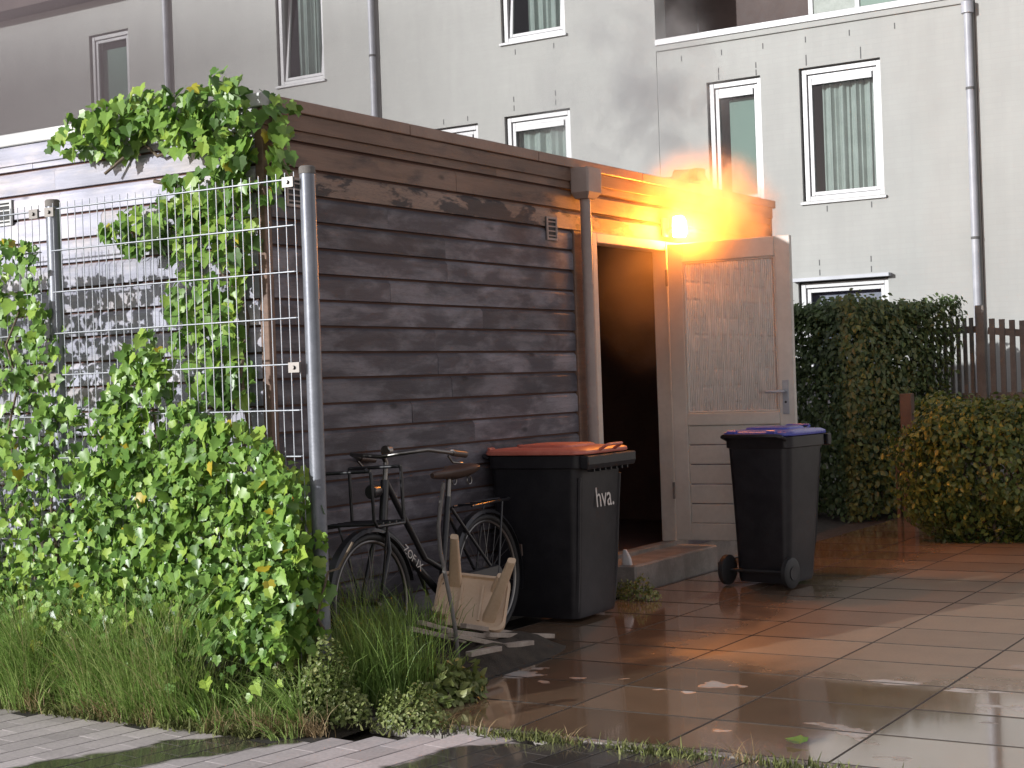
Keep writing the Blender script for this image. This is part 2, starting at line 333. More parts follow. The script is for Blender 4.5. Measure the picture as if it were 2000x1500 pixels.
def m_wet(name, dryc, wetc, kind):
    """paving under a film of water: smooth where the film stands, matt where it has drained"""
    mt, t, b = material(name, dryc, 0.7)
    p = t.pos(); s = t.sep(p)
    n1 = t.noise(1.5, 4, t.scale(p, (1.0, 1.4, 1), (3.1, 7.7, 0)), 0.55, 0.4); n2 = t.noise(60, 3, p); n3 = t.noise(5.0, 3, p)
    if kind == 'tiles':
        d = t.math('ADD', t.math('ADD', t.math('MULTIPLY', n1, 0.85), t.math('MULTIPLY', n3, 0.15)), t.math('MULTIPLY', t.math('SUBTRACT', t.rnd(), 0.5), 0.05))
        wet = t.math('SUBTRACT', 1.0, t.ramp(d, 0.61, 0.635))
        wet = t.math('MAXIMUM', wet, t.ramp(t.math('SUBTRACT', s[1], t.math('MULTIPLY', s[0], 0.25)), 0.35, 0.9))
    else:
        band = t.math('ADD', t.math('SUBTRACT', s[0], t.math('MULTIPLY', s[1], 0.55)), t.math('MULTIPLY', n1, 0.7))
        wet = t.math('MAXIMUM', t.math('MULTIPLY', t.ramp(band, 1.62, 1.68), t.math('SUBTRACT', 1.0, t.ramp(band, 1.98, 2.04))), t.ramp(band, 2.6, 2.68))
    col = t.mix(wet, rgb(dryc), rgb(wetc))
    v = t.math('MULTIPLY', t.math('ADD', 0.7, t.math('MULTIPLY', n2, 0.6)), t.math('ADD', 0.82, t.math('MULTIPLY', t.rnd(), 0.42)))
    v = t.math('MULTIPLY', v, t.math('ADD', 0.78, t.math('MULTIPLY', n3, 0.44)))
    sc = t.new('ShaderNodeVectorMath', operation='SCALE'); t.link(col, sc.inputs[0]); t.link(v, sc.inputs['Scale'])
    t.link(sc.outputs[0], b.inputs['Base Color'])
    n4 = t.noise(2.3, 5, t.scale(p, (1, 1, 1), (9, 4, 0)), .6, .5)
    if kind == 'tiles':   # water stands on the low side by the road and round the bins, the rest is only damp
        film = t.math('MAXIMUM', t.math('SUBTRACT', 1.0, t.ramp(t.math('ADD', s[1], t.math('MULTIPLY', n4, 1.2)), 1.2, 2.0)), t.math('SUBTRACT', 1.0, t.ramp(t.math('ADD', s[0], t.math('MULTIPLY', n4, 0.9)), 1.6, 2.2)))
    else: film = 1.0
    r = t.math('SUBTRACT', 0.80, t.math('MULTIPLY', wet, t.math('ADD', 0.42, t.math('MULTIPLY', film, t.math('ADD', 0.22, t.math('MULTIPLY', n4, 0.14))))))
    t.link(r, b.inputs['Roughness'])
    t.link(t.math('ADD', 0.4, t.math('MULTIPLY', wet, 0.5)), b.inputs['Specular IOR Level'])
    t.link(t.math('MULTIPLY', t.math('MULTIPLY', wet, film), 0.5), b.inputs['Coat Weight']); b.inputs['Coat Roughness'].default_value = 0.05; b.inputs['Coat IOR'].default_value = 1.5
    h = t.math('ADD', t.math('MULTIPLY', t.math('SUBTRACT', 1.12, wet), t.math('MULTIPLY', n2, 1.0)), t.math('MULTIPLY', n3, 0.25))
    t.link(t.bump(h, 0.08, 0.006), b.inputs['Normal'])
    return mt
M['tile'] = m_wet('wet_concrete_slab', (0.36, 0.33, 0.30), (0.215, 0.14, 0.088), 'tiles')  # wet tone pushed towards orange to carry the wall lamp's glow
M['brick'] = m_wet('road_brick', (0.50, 0.445, 0.435), (0.085, 0.075, 0.065), 'road')

# ------------------------------------------------------------------ ground, paving, road
g = MB(); g.add([(-150, -150, -0.06), (150, -150, -0.06), (150, 150, -0.06), (-150, 150, -0.06)], [(0, 1, 2, 3)])
tag(g.build('ground', M['soil']), kind='structure')
pv = box('pavement', 0.39, 9.0, -0.62, 11.0, -0.055, -0.0012, M['joint']); tag(pv, kind='structure')
PX, PY = 0.667, 0.49
tile_me = [MB().box(0.004, PX - 0.004, 0.004, PY - 0.004, -0.05, 0.0).mesh('slab', M['tile'], bevel=0.0008) for _ in range(1)][0]
for j in range(0, 22):
    for i in range(0, 8):
        x = 0.385 + i * PX; y = -0.60 + j * PY
        if i == 0 and j < 3: continue
        o = put('slab', tile_me, pv, (x, y, random.uniform(-0.0004, 0.0004)), (random.uniform(-.0005, .0005), random.uniform(-.0005, .0005), random.uniform(-.003, .003)))
for j in range(0, 23): box('joint', 0.39, 5.70, -0.60 + j * PY - 0.0042, -0.60 + j * PY + 0.0042, -0.02, 0.0016, M['joint'], pv)
for i in range(0, 9): box('joint', 0.385 + i * PX - 0.0042, 0.385 + i * PX + 0.0042, -0.60, 10.17, -0.02, 0.0013, M['joint'], pv)
road = box('road', -12, 10.0, -9.0, -1.0, -0.058, -0.0022, M['joint']); tag(road, kind='structure')
BW, BL = 0.135, 0.215
brick_me = MB().box(-BW / 2 + 0.004, BW / 2 - 0.004, -BL / 2 + 0.0007, BL / 2 - 0.0007, -0.05, 0.0).mesh('brick', M['brick'], bevel=0.0008)
ra = R(8); ca, sa = math.cos(ra), math.sin(ra)
cnt = 0
for i in range(-14, 32):
    for j in range(-14, 8):
        u = i * BW; w = -1.6 + j * BL + (BL / 2 if i % 2 else 0)
        x = u * ca + (w + 1.6) * sa; y = -1.6 - u * sa * 1.0 + (w + 1.6) * ca
        edge = -1.12 if x < 0.9 else -1.12 + min(0.42, (x - 0.9) * 0.55)
        if y > edge + random.uniform(-0.02, 0.05) or y < -2.75 or x < -1.6 or x > 3.7: continue
        put('brick', brick_me, road, (x, y, random.uniform(-0.0003, 0.0003)), (random.uniform(-.0015, .0015), random.uniform(-.006, .006), -ra + random.uniform(-.006, .006))); cnt += 1
print('bricks', cnt)
# the same paving carried on where it is out of the picture
m2 = MB()
for (x0, x1, y0, y1) in ((-12, 10, -9, -2.8), (-12, -1.65, -2.8, -1.1), (3.75, 10, -2.8, -0.72)):
    m2.add([(x0, y0, -0.006), (x1, y0, -0.006), (x1, y1, -0.006), (x0, y1, -0.006)], [(0, 1, 2, 3)])
m2.build('road_surface', M['brick'], road)
box('kerb_edging', 1.05, 9.0, -0.665, -0.612, -0.06, 0.004, M['concrete'], pv, 0.004)
path = box('path', -3.0, 8.0, 10.22, 11.4, -0.05, -0.004, M['concrete']); tag(path, kind='structure')
step = box('doorstep', 0.02, 0.33, 3.2, 4.5, -0.05, 0.17, M['concrete'], None, 0.012); tag(step, kind='structure')

mo = MB(); nu, nv = 18, 26; vs_ = []
for i in range(nu + 1):
    for j in range(nv + 1):
        x_ = 0.02 + 1.05 * i / nu; y_ = -0.95 + 2.3 * j / nv
        ex = min(1, (1.07 - x_) / .25); ey = min(1, (1.35 - y_) / .35, (y_ + .95) / .3)
        vs_.append((x_, y_, -0.03 + (0.13 + .02 * math.sin(x_ * 17) * math.sin(y_ * 13)) * max(0, ex) * max(0, ey)))
mo.add(vs_, [(i * (nv + 1) + j, (i + 1) * (nv + 1) + j, (i + 1) * (nv + 1) + j + 1, i * (nv + 1) + j + 1) for i in range(nu) for j in range(nv)])
tag(mo.build('soil_bank', M['soil'], None, smooth=True), kind='structure')

# ------------------------------------------------------------------ the shed
shed = empty('shed'); tag(shed, 'long flat-roofed timber shed with dark boards and an open door', 'shed')
BH = 0.1335; Z0 = 0.13; NB = 20
def board_profile(h=BH):   # (out, z)
    return [(0.0, 0.0), (0.021, 0.0), (0.021, h * 0.76), (0.006, h - 0.013), (0.0, h - 0.012)]
def wall_board(a, b, z, mat, name='wall_board', h=BH):
    """a, b: ends on the wall plane (x, y); out = right-hand normal of a->b"""
    a = Vector((a[0], a[1], 0)); b = Vector((b[0], b[1], 0)); d = (b - a).normalized(); n = Vector((d.y, -d.x, 0))
    tw = random.uniform(-0.002, 0.002)
    ra_ = [a + n * (o + tw) + Vector((0, 0, z + q)) for o, q in board_profile(h)]
    rb_ = [b + n * (o - tw) + Vector((0, 0, z + q)) for o, q in board_profile(h)]
    return MB().loft([ra_, rb_]).build(name, mat, shed)
def course(p0, p1, z, mat, breaks):
    d = Vector(p1) - Vector(p0); fr = [0.0] + sorted(breaks) + [1.0]
    for i in range(len(fr) - 1):
        a = Vector(p0) + d * fr[i] + (d.normalized() * 0.0015 if i else Vector((0, 0))); b = Vector(p0) + d * fr[i + 1]
        wall_board(a, b, z, mat)
for k in range(NB):
    z = Z0 + k * BH
    # long side (faces the road)
    course((-8.0, 0.0), (-0.03, 0.0), z, M['board_lit'], [random.uniform(0.3, 0.5), random.uniform(0.72, 0.9)])
    # front side (faces the yard): the right-hand normal of +y is +x
    mt = M['board_dark'] if z < 2.30 else (M['board_edge'] if z < 2.42 else M['board_brown'])
    if z + BH < 2.40:
        course((0.0, 0.03), (0.0, 3.05), z, mt, [random.uniform(0.3, 0.7)])
        course((0.0, 4.62), (0.0, 6.46), z, M['board_brown'] if k > 13 else M['board_dark'], [])
    else:
        course((0.0, 0.03), (0.0, 6.46), z, mt, [random.uniform(0.2, 0.4), random.uniform(0.6, 0.8)])
ZT = Z0 + NB * BH   # 2.80
for (x0, x1, y0, y1) in ((-0.028, 0.024, -0.024, 0.028),): box('corner_trim', x0, x1, y0, y1, 0.05, ZT, M['board_brown'], shed, 0.003)
box('corner_trim', -0.05, 0.026, 6.462, 6.50, 0.05, ZT, M['board_brown'], shed, 0.003)
box('door_side_trim', -0.02, 0.030, 3.055, 3.26, 0.13, 2.395, M['board_brown'], shed, 0.003)
# closed walls behind the boards, floor and ceiling
box('inner_wall', -8.0, -0.06, 0.004, 0.05, 0.0, ZT - 0.01, M['soot'], shed)
box('inner_wall', -0.05, -0.003, 0.004, 3.25, 0.0, ZT - 0.01, M['soot'], shed)
box('inner_wall', -0.05, -0.003, 4.60, 6.46, 0.0, ZT - 0.01, M['soot'], shed)
box('inner_wall', -0.05, -0.003, 3.25, 4.60, 2.40, ZT - 0.012, M['soot'], shed)
box('inner_wall', -8.0, -0.003, 6.40, 6.458, 0.0, ZT - 0.015, M['soot'], shed)
box('inner_wall', -8.05, -8.0, 0.0, 6.48, 0.0, ZT - 0.01, M['soot'], shed)
box('inner_wall', -2.6, -2.55, 0.05, 6.4, 0.0, ZT - 0.02, M['soot'], shed)
box('inner_floor', -2.55, -0.05, 0.05, 6.4, 0.0, 0.15, M['soot'], shed)
box('plinth', -8.0, 0.008, -0.010, 0.003, -0.05, 0.129, M['concrete'], shed)
box('plinth', -0.002, 0.012, 0.004, 3.2, -0.05, 0.128, M['concrete'], shed)
box('plinth', -0.002, 0.012, 4.62, 6.46, -0.05, 0.128, M['concrete'], shed)
box('threshold', -0.05, 0.05, 3.262, 4.60, 0.151, 0.20, M['concrete'], shed, 0.004)
box('roof', -8.05, 0.0, 0.0, 6.48, ZT - 0.005, ZT + 0.03, M['roofing'], shed)
# roof edging in lengths
x = -8.0
while x < -0.01:
    x1 = min(x + 1.95, 0.052); box('roof_edging', x, x1 - 0.003, -0.055, 0.09, ZT + 0.002, ZT + 0.068, M['trim_pale'], shed, 0.004); x = x1
    if x1 > 0: break
box('fascia_board', -8.0, 0.0, -0.036, -0.023, ZT - 0.105, ZT + 0.0, M['board_lit'], shed, 0.002)
y = 0.092
for y1 in (1.2, 2.6, 4.05, 4.82, 5.6, 6.53):
    box('roof_edging', -0.09, 0.052, y + 0.002, y1 - 0.002, ZT + 0.002, ZT + 0.066, M['trim_brown'], shed, 0.004); y = y1
box('fascia_board', 0.0245, 0.037, -0.03, 6.49, ZT - 0.085, ZT + 0.0, M['board_brown'], shed, 0.002)
# peeled-up piece of roof edging above the lamp
fl = MB(); n = 14; L = 0.62
top, bot = [], []
for i in range(n + 1):
    s_ = i / n; yy = 4.62 + s_ * L; zz = ZT + 0.07 + 0.13 * math.sin(s_ * 2.2) - (0.16 * max(0, s_ - 0.78) / 0.22 * 0.6); wv = 0.012 * math.sin(i * 1.9)
    top.append((0.045 + wv, yy, zz)); bot.append((-0.09 + wv, yy, zz - 0.01 + 0.02 * math.sin(i * 1.3)))
vs_ = top + bot + [(a, b, c - 0.006) for a, b, c in top] + [(a, b, c - 0.006) for a, b, c in bot]; k_ = n + 1; fs_ = []
for i in range(n):
    fs_ += [(i, i + 1, k_ + i + 1, k_ + i), (2 * k_ + i, 3 * k_ + i, 3 * k_ + i + 1, 2 * k_ + i + 1), (i, 2 * k_ + i, 2 * k_ + i + 1, i + 1), (k_ + i, k_ + i + 1, 3 * k_ + i + 1, 3 * k_ + i)]
fs_ += [(0, k_, 3 * k_, 2 * k_), (n, 2 * k_ + n, 3 * k_ + n, k_ + n)]
# front skirt of the flap, so that it reads as a bent strip from the yard
sk = MB(); sk.add(vs_, fs_); fo = sk.build('lifted_roof_edging', M['flap'], shed, smooth=True)
fr_ = MB(); up_, lo_ = [], []
for i in range(n + 1):
    a = top[i]; up_.append((a[0] + 0.002, a[1], a[2] + 0.001)); lo_.append((a[0] + 0.004, a[1], max(ZT + 0.06, a[2] - 0.10)))
fr_.add(up_ + lo_ + [(p[0] - 0.005, p[1], p[2]) for p in up_ + lo_], [f for i in range(n) for f in ((i, i + 1, k_ + i + 1, k_ + i), (2 * k_ + i, 3 * k_ + i, 3 * k_ + i + 1, 2 * k_ + i + 1), (i, 2 * k_ + i, 2 * k_ + i + 1, i + 1), (k_ + i, k_ + i + 1, 3 * k_ + i + 1, 3 * k_ + i))])
fr_.build('edging_skirt', M['flap'], fo, smooth=True)
# vents
def vent(c, axis, w, h, mat):
    a = Vector((0, 1, 0)) if axis == 'x' else Vector((1, 0, 0)); n_ = Vector((1, 0, 0)) if axis == 'x' else Vector((0, -1, 0)); c = Vector(c)
    def bar(u0, u1, z0, z1, o0, o1):
        ps = [c + a * u + n_ * o + UP * z for z in (z0, z1) for (u, o) in ((u0, o0), (u1, o0), (u1, o1), (u0, o1))]
        return MB().add(ps, [(0, 3, 2, 1), (4, 5, 6, 7), (0, 1, 5, 4), (1, 2, 6, 5), (2, 3, 7, 6), (3, 0, 4, 7)])
    f = bar(-w / 2, w / 2, -h / 2, h / 2, 0.018, 0.026); v = f.build('vent', M['black_rubber'], shed)
    for (u0, u1, z0, z1) in ((-w / 2, -w / 2 + .014, -h / 2, h / 2), (w / 2 - .014, w / 2, -h / 2, h / 2), (-w / 2 + .015, w / 2 - .015, h / 2 - .014, h / 2), (-w / 2 + .015, w / 2 - .015, -h / 2, -h / 2 + .014)):
        bar(u0, u1, z0, z1, 0.0265, 0.036).build('vent_frame', mat, v)
    for i in range(4):
        z = -h / 2 + h * (i + 1) / 5; bar(-w / 2 + .015, w / 2 - .015, z - .004, z + .004, 0.0265, 0.033).build('slat', mat, v)
vent((0, 2.77, 2.385), 'x', 0.13, 0.15, M['pvc']); vent((0, 0.20, 2.40), 'x', 0.13, 0.15, M['pvc']); vent((-1.89, 0, 2.44), 'y', 0.2, 0.14, M['trim_pale'])
# rain pipe with hopper
pipe = MB().tube([(0.085, 3.13, 2.66), (0.085, 3.13, 0.02)], 0.036, 16).build('rain_pipe', M['pvc'], shed, smooth=True)
hop = MB().loft([rrect(0.10, 0.12, 0.01, 2.60, 2, 0.085, 3.13), rrect(0.135, 0.19, 0.012, 2.64, 2, 0.095, 3.13), rrect(0.14, 0.20, 0.012, 2.80, 2, 0.095, 3.13)])
hop.build('hopper', M['pvc'], shed)
for z in (2.0, 1.1): MB().tube([(0.085, 3.13, z), (0.085, 3.13, z + 0.035)], 0.0395, 16).build('pipe_bracket', M['pvc'], pipe, smooth=True)
MB().tube([(0.085, 3.13, 1.75), (0.085, 3.13, 1.80)], 0.039, 16).build('pipe_socket', M['pvc'], pipe, smooth=True)
# door frame
DY = 4.36
for (a, b, c, d, e, f) in ((-0.06, 0.055, 3.262, 3.33, 0.20, 2.395), (-0.06, 0.055, 4.38, 4.60, 0.20, 2.395), (-0.06, 0.053, 3.331, 4.379, 2.325, 2.395)):
    box('door_frame', a, b, c, d, e, f, M['doorpaint'], shed, 0.006)
# door leaf, opened at a right angle to the wall; local x along the leaf
door = empty('door', (0.075, DY + 0.012, 0.215), R(2)); door.parent = shed
DW, DH, DT = 0.935, 2.155, 0.042
def dbox(name, x0, x1, z0, z1, mat, t=DT, bevel=0.005, yo=0.0): 
    o = MB().box(x0, x1, yo - t / 2, yo + t / 2, z0, z1).build(name, mat, door, bevel=bevel); return o
dbox('hinge_stile', 0, 0.115, 0, DH, M['doorpaint']); dbox('lock_stile', DW - 0.115, DW, 0, DH, M['doorpaint'])
dbox('top_rail', 0.1155, DW - 0.1155, DH - 0.14, DH, M['doorpaint']); dbox('bottom_rail', 0.1155, DW - 0.1155, 0, 0.12, M['doorpaint']); dbox('lock_rail', 0.1155, DW - 0.1155, 0.83, 0.92, M['doorpaint'])
nb = 5
for i in range(nb):
    h_ = (0.83 - 0.12) / nb
    dbox('panel_board', 0.1157, DW - 0.1157, 0.12 + i * h_ + 0.005, 0.12 + (i + 1) * h_ - 0.003, M['doorpaint'], 0.024, 0.005)
# glazing: a ribbed sheet
nx = 200; gm = MB(); xs = [0.118 + (DW - 0.236) * i / nx for i in range(nx + 1)]
vv = []; ff = []
for i, xx in enumerate(xs):
    yy = 0.0022 * math.cos(i * math.pi / 2); vv += [(xx, yy, 0.923), (xx, yy, DH - 0.143)]
for i in range(nx): ff.append((2 * i, 2 * i + 2, 2 * i + 3, 2 * i + 1))
gm.add(vv, ff); gm.build('pane', M['ribbed'], door, smooth=False)
for (x0, x1, z0, z1) in ((0.1157, 0.128, 0.9205, DH - 0.1405), (DW - 0.128, DW - 0.1157, 0.9205, DH - 0.1405), (0.1285, DW - 0.1285, DH - 0.153, DH - 0.1405), (0.1285, DW - 0.1285, 0.9205, 0.933)):
    dbox('glazing_bead', x0, x1, z0, z1, M['doorpaint'], 0.030, 0.003)
hp = dbox('handle_plate', DW - 0.088, DW - 0.042, 0.90, 1.14, M['steel'], 0.006, 0.002, -DT / 2 - 0.0035)
MB().tube([(DW - 0.065, -DT / 2 - 0.007, 1.06), (DW - 0.065, -DT / 2 - 0.055, 1.06), (DW - 0.075, -DT / 2 - 0.06, 1.06), (DW - 0.19, -DT / 2 - 0.06, 1.06)], 0.009, 8).build('lever', M['steel'], door, smooth=True)
MB().tube([(DW - 0.065, -DT / 2 - 0.0068, 0.985), (DW - 0.065, -DT / 2 - 0.009, 0.985)], 0.009, 8).build('keyhole', M['black_rubber'], door)
for z in (0.30, 1.85): MB().tube([(-0.008, -DT / 2 - 0.004, z), (-0.008, -DT / 2 - 0.004, z + 0.12)], 0.010, 8).build('hinge', M['slat'], door, smooth=True)

# wall lamp above the door
LP = on_x(1328, 442, 0.16)
lamp = empty('wall_lamp', (0.03, LP.y, LP.z)); tag(lamp, 'lit white wall lamp on the shed boards above the open door', 'lamp')
MB().box(0, 0.022, -0.045, 0.045, -0.07, 0.07).build('lamp_base', M['white'], lamp, bevel=0.006)
MB().tube([(0.02, 0, -0.02), (0.09, 0, -0.02)], 0.014, 8).build('lamp_arm', M['white'], lamp)
MB().box(0.088, 0.094, -0.046, 0.046, -0.07, 0.07).build('lamp_back', M['white'], lamp)
le = bpy.data.materials.new('lamp_glow'); le.use_nodes = True; t_ = NT(le); t_.n.clear()
em = t_.new('ShaderNodeEmission'); em.inputs[0].default_value = (1.0, 0.31, 0.04, 1); em.inputs[1].default_value = 760.0
oo = t_.new('ShaderNodeOutputMaterial'); t_.link(em.outputs[0], oo.inputs[0])
pr = [(-0.045, -0.075), (0.045, -0.075), (0.05, 0.0), (0.03, 0.06), (0.0, 0.078), (-0.035, 0.06), (-0.05, 0.0)]
MB().loft([[Vector((0.0945, a, b)) for a, b in pr], [Vector((0.145, a, b)) for a, b in pr], [Vector((0.165, a * 0.75, b * 0.8)) for a, b in pr]]).build('diffuser', le, lamp)

# ------------------------------------------------------------------ the row of houses
HY = 12.0
def wall_mesh(x0, x1, z0, z1, holes, y=HY, t=0.30):
    """brick wall with real openings: front face cut into cells, reveals round each hole"""
    xs = sorted({x0, x1} | {h[0] for h in holes} | {h[1] for h in holes}); zs = sorted({z0, z1} | {h[2] for h in holes} | {h[3] for h in holes})
    inside = lambda a, b: any(h[0] < a < h[1] and h[2] < b < h[3] for h in holes)
    mb = MB()
    for i in range(len(xs) - 1):
        for j in range(len(zs) - 1):
            if inside((xs[i] + xs[i + 1]) / 2, (zs[j] + zs[j + 1]) / 2): continue
            for yy in (y, y + t): mb.add([(xs[i], yy, zs[j]), (xs[i + 1], yy, zs[j]), (xs[i + 1], yy, zs[j + 1]), (xs[i], yy, zs[j + 1])], [(0, 1, 2, 3)])
    for (a, b, c, d) in list(holes) + [(x0, x1, z0, z1)]:
        for p, q in (((a, c), (b, c)), ((b, c), (b, d)), ((b, d), (a, d)), ((a, d), (a, c))):
            mb.add([(p[0], y, p[1]), (q[0], y, q[1]), (q[0], y + t, q[1]), (p[0], y + t, p[1])], [(0, 1, 2, 3)])
    me = bpy.data.meshes.new('wall'); me.from_pydata(mb.v, [], mb.f); me.materials.append(M['house']); return me
def window(house, a, b, c, d, fill='curtain', tilt=0.0, vent_=True, y=HY, fill_from=0.25, top=0.22, bm_='blind'):
    """a..b across, c..d up; frame set a little back from the wall face; returns the frame part"""
    yf = y + 0.045
    fr = MB()
    w = 0.058
    f = empty('window', ((a + b) / 2, yf, c)); f.parent = house
    def piece(name, x0, x1, y0, y1, z0, z1, mat, bev=0.004):
        return MB().box(x0 - (a + b) / 2, x1 - (a + b) / 2, y0, y1, z0 - c, z1 - c).build(name, mat, f, bevel=bev)
    g_ = 0.02
    piece('frame', a + g_, a + g_ + w, 0.0, 0.07, c, d - g_, M['upvc']); piece('frame', b - w - g_ * .3, b - g_ * .3, 0.0, 0.07, c, d - g_, M['upvc'])
    piece('frame', a + g_ + w, b - w - g_ * .3, 0.002, 0.07, d - g_ - w, d - g_, M['upvc']); piece('frame', a + g_ + w, b - w - g_ * .3, 0.002, 0.07, c, c + w, M['upvc'])
    piece('reveal_strip', a, a + g_, 0.02, 0.06, c, d, M['gap'], 0); piece('reveal_strip', a + g_, b, 0.021, 0.06, d - g_, d - 0.001, M['gap'], 0)  # dark strips along the left and top edges of the frame
    piece('sill', a - 0.02, b + 0.03, -0.085, -0.002, c - 0.045, c - 0.012, M['upvc'])
    # sash with pane
    sx0, sx1, sz0, sz1 = a + g_ + w + 0.012, b - w - g_ * .3 - 0.004, c + w + 0.006, d - g_ - w - 0.012
    s_ = 0.045
    sash = [('sash', sx0, sx0 + s_, sz0, sz1), ('sash', sx1 - s_, sx1, sz0, sz1), ('sash', sx0 + s_, sx1 - s_, sz1 - s_, sz1), ('sash', sx0 + s_, sx1 - s_, sz0, sz0 + s_)]
    mid = (a + b) / 2
    for nm, x0, x1, z0, z1 in sash:
        o = MB().box(x0 - mid, x1 - mid, -0.02, 0.02, z0 - sz0, z1 - sz0).build(nm, M['upvc'], f, (0, 0.04, sz0 - c), bevel=0.003); o.rotation_euler = (-tilt, 0, 0)
    o = MB().add([(sx0 + s_ - mid, 0, s_), (sx1 - s_ - mid, 0, s_), (sx1 - s_ - mid, 0, sz1 - sz0 - s_), (sx0 + s_ - mid, 0, sz1 - sz0 - s_)], [(0, 1, 2, 3)]).build('pane', M['glass'], f, (0, 0.045, sz0 - c)); o.rotation_euler = (-tilt, 0, 0)
    if vent_: piece('vent_strip', sx0 + s_ + 0.01, sx1 - s_ - 0.01, 0.0, 0.035, sz1 - s_ - 0.075, sz1 - s_ - 0.002, M['upvc'])
    # what hangs behind the glass, and the dark room
    x0 = sx0 + (sx1 - sx0) * fill_from; x1 = sx1; yb = 0.16 + abs(math.sin(tilt)) * 0.9
    if fill == 'curtain':
        mb = MB(); nn = 48; vv = []
        for i in range(nn + 1):
            u = i / nn; xx = x0 + (x1 - x0) * u; yy = yb + 0.03 * math.sin(u * (24 + (a * 37) % 14) + a * 3) + 0.014 * math.sin(u * (61 + (a * 53) % 40) + c)
            vv += [(xx - mid, yy, 0.03), (xx - mid, yy + 0.008 * math.sin(u * 17), d - c - 0.05)]
        mb.add(vv, [(2 * i, 2 * i + 2, 2 * i + 3, 2 * i + 1) for i in range(nn)]); mb.build('curtain', M['curtain'], f, smooth=True)
    elif fill == 'blind':
        piece('blind', x0, x1, yb, yb + 0.004, c + 0.03, d - top, M[bm_], 0)
    mb = MB().add([(a - mid - .05, 0.255, -.05), (b - mid + .05, 0.255, -.05), (b - mid + .05, 0.255, d - c + .05), (a - mid - .05, 0.255, d - c + .05),
                   (a - mid - .05, 0.9, -.05), (b - mid + .05, 0.9, -.05), (b - mid + .05, 0.9, d - c + .05), (a - mid - .05, 0.9, d - c + .05)],
                  [(4, 5, 6, 7), (0, 1, 5, 4), (1, 2, 6, 5), (2, 3, 7, 6), (3, 0, 4, 7)]); mb.build('room', M['room'], f)
    return f
def rain_pipe(house, x, z0, z1, rings=()):
    p = MB().tube([(x, HY - 0.075, z0), (x, HY - 0.075, z1)], 0.045, 14).build('rain_pipe', M['greypipe'], house, smooth=True)
    for z in rings: MB().tube([(x, HY - 0.075, z), (x, HY - 0.075, z + 0.03)], 0.050, 14).build('pipe_bracket', M['gap'], p, smooth=True)
    return p
def weeps(house, pts):
    me = MB().box(-0.006, 0.006, -0.0035, 0.002, -0.035, 0.035).mesh('weep_slot', M['gap'])
    for x, z in pts: put('weep_slot', me, house, (x, HY, z))
def mk_house(x0, x1, top, holes, label):
    h = empty('terraced_house', ((x0 + x1) / 2, HY, 0)); tag(h, label, 'house', 'row of white terraced houses')
    o = put('wall', wall_mesh(x0 + 0.004, x1 - 0.004, -0.05, top, holes), h)
    return h
def fix(h):   # parts were made in world coordinates: keep them there under the moved empty
    bpy.context.view_layer.update()
    inv = h.matrix_world.inverted()
    for c in h.children: c.matrix_parent_inverse = inv
XB = [4.3, 0.33, -3.70, -8.06, -12.03, -16.1, -20.2]
TOPZ = 7.80
labs = ['white house at the right edge beyond the rain pipe', 'white house with a brown loggia above two curtained windows behind the open door',
        'white house beside the loggia, partly behind the smoke', 'white house with one tall tilted upper window above the shed roof',
        'dim house with a single tall upper window at the far left', 'darkest end of the white terrace, hidden behind the ivy']
H0 = mk_house(XB[1], XB[0], TOPZ, [(1.6, 2.6, 3.45, 5.07), (1.5, 2.7, 1.1, 2.45)], labs[0])
window(H0, 1.6, 2.6, 3.45, 5.07); window(H0, 1.5, 2.7, 1.1, 2.45)
H1 = mk_house(XB[2], XB[1], 5.62, [(-1.80, -0.79, 3.47, 5.08), (-3.02, -2.30, 3.52, 5.07), (-1.90, -0.78, 1.0, 2.50), (-2.95, -2.02, 0.1, 2.50)], labs[1])
window(H1, -1.80, -0.79, 3.47, 5.08, 'curtain', fill_from=0.14); window(H1, -3.02, -2.30, 3.52, 5.07, 'blind', fill_from=0.22)
window(H1, -1.90, -0.78, 1.0, 2.50, 'blind', fill_from=0.0, vent_=False, top=0.02, bm_='bluefilm'); window(H1, -2.95, -2.02, 0.1, 2.50, 'none', vent_=False)
box('window_hood', -1.95, -0.74, HY - 0.11, HY - 0.001, 2.50, 2.54, M['greypipe'], H1)
box('coping', XB[2] + 0.004, XB[1] - 0.004, HY - 0.05, HY + 0.34, 5.621, 5.70, M['upvc'], H1, 0.006)
box('coping_lip', XB[2] + 0.004, XB[1] - 0.004, HY - 0.03, HY - 0.001, 5.55, 5.618, M['house'], H1, 0.004)
box('loggia_back_wall', XB[2], XB[1], 13.3, 13.5, 5.3, 9.0, M['browncladding'], H1)
box('loggia_side_wall', XB[2] - 0.25, XB[2] - 0.002, HY + 0.31, 13.3, 5.2, 9.0, M['browncladding'], H1)
box('loggia_side_wall', XB[1] + 0.002, XB[1] + 0.25, HY + 0.31, 13.3, 5.2, 9.0, M['browncladding'], H1)
box('loggia_floor', XB[2], XB[1], HY + 0.31, 13.3, 5.2, 5.3, M['concrete'], H1)
box('loggia_ceiling', XB[2], XB[1], HY + 0.05, 13.3, 7.9, 8.1, M['browncladding'], H1)
lw = empty('loggia_window', (0, 13.25, 5.35)); lw.parent = H1
for (a, b) in ((-2.12, -2.06), (-1.50, -1.44), (-0.74, -0.68)): MB().box(a, b, 0, 0.04, 0, 2.1).build('frame', M['upvc'], lw, bevel=0.003)
MB().add([(-2.06, 0.02, 0), (-1.50, 0.02, 0), (-1.50, 0.02, 2.1), (-2.06, 0.02, 2.1)], [(0, 1, 2, 3)]).build('pane', M['curtain'], lw)
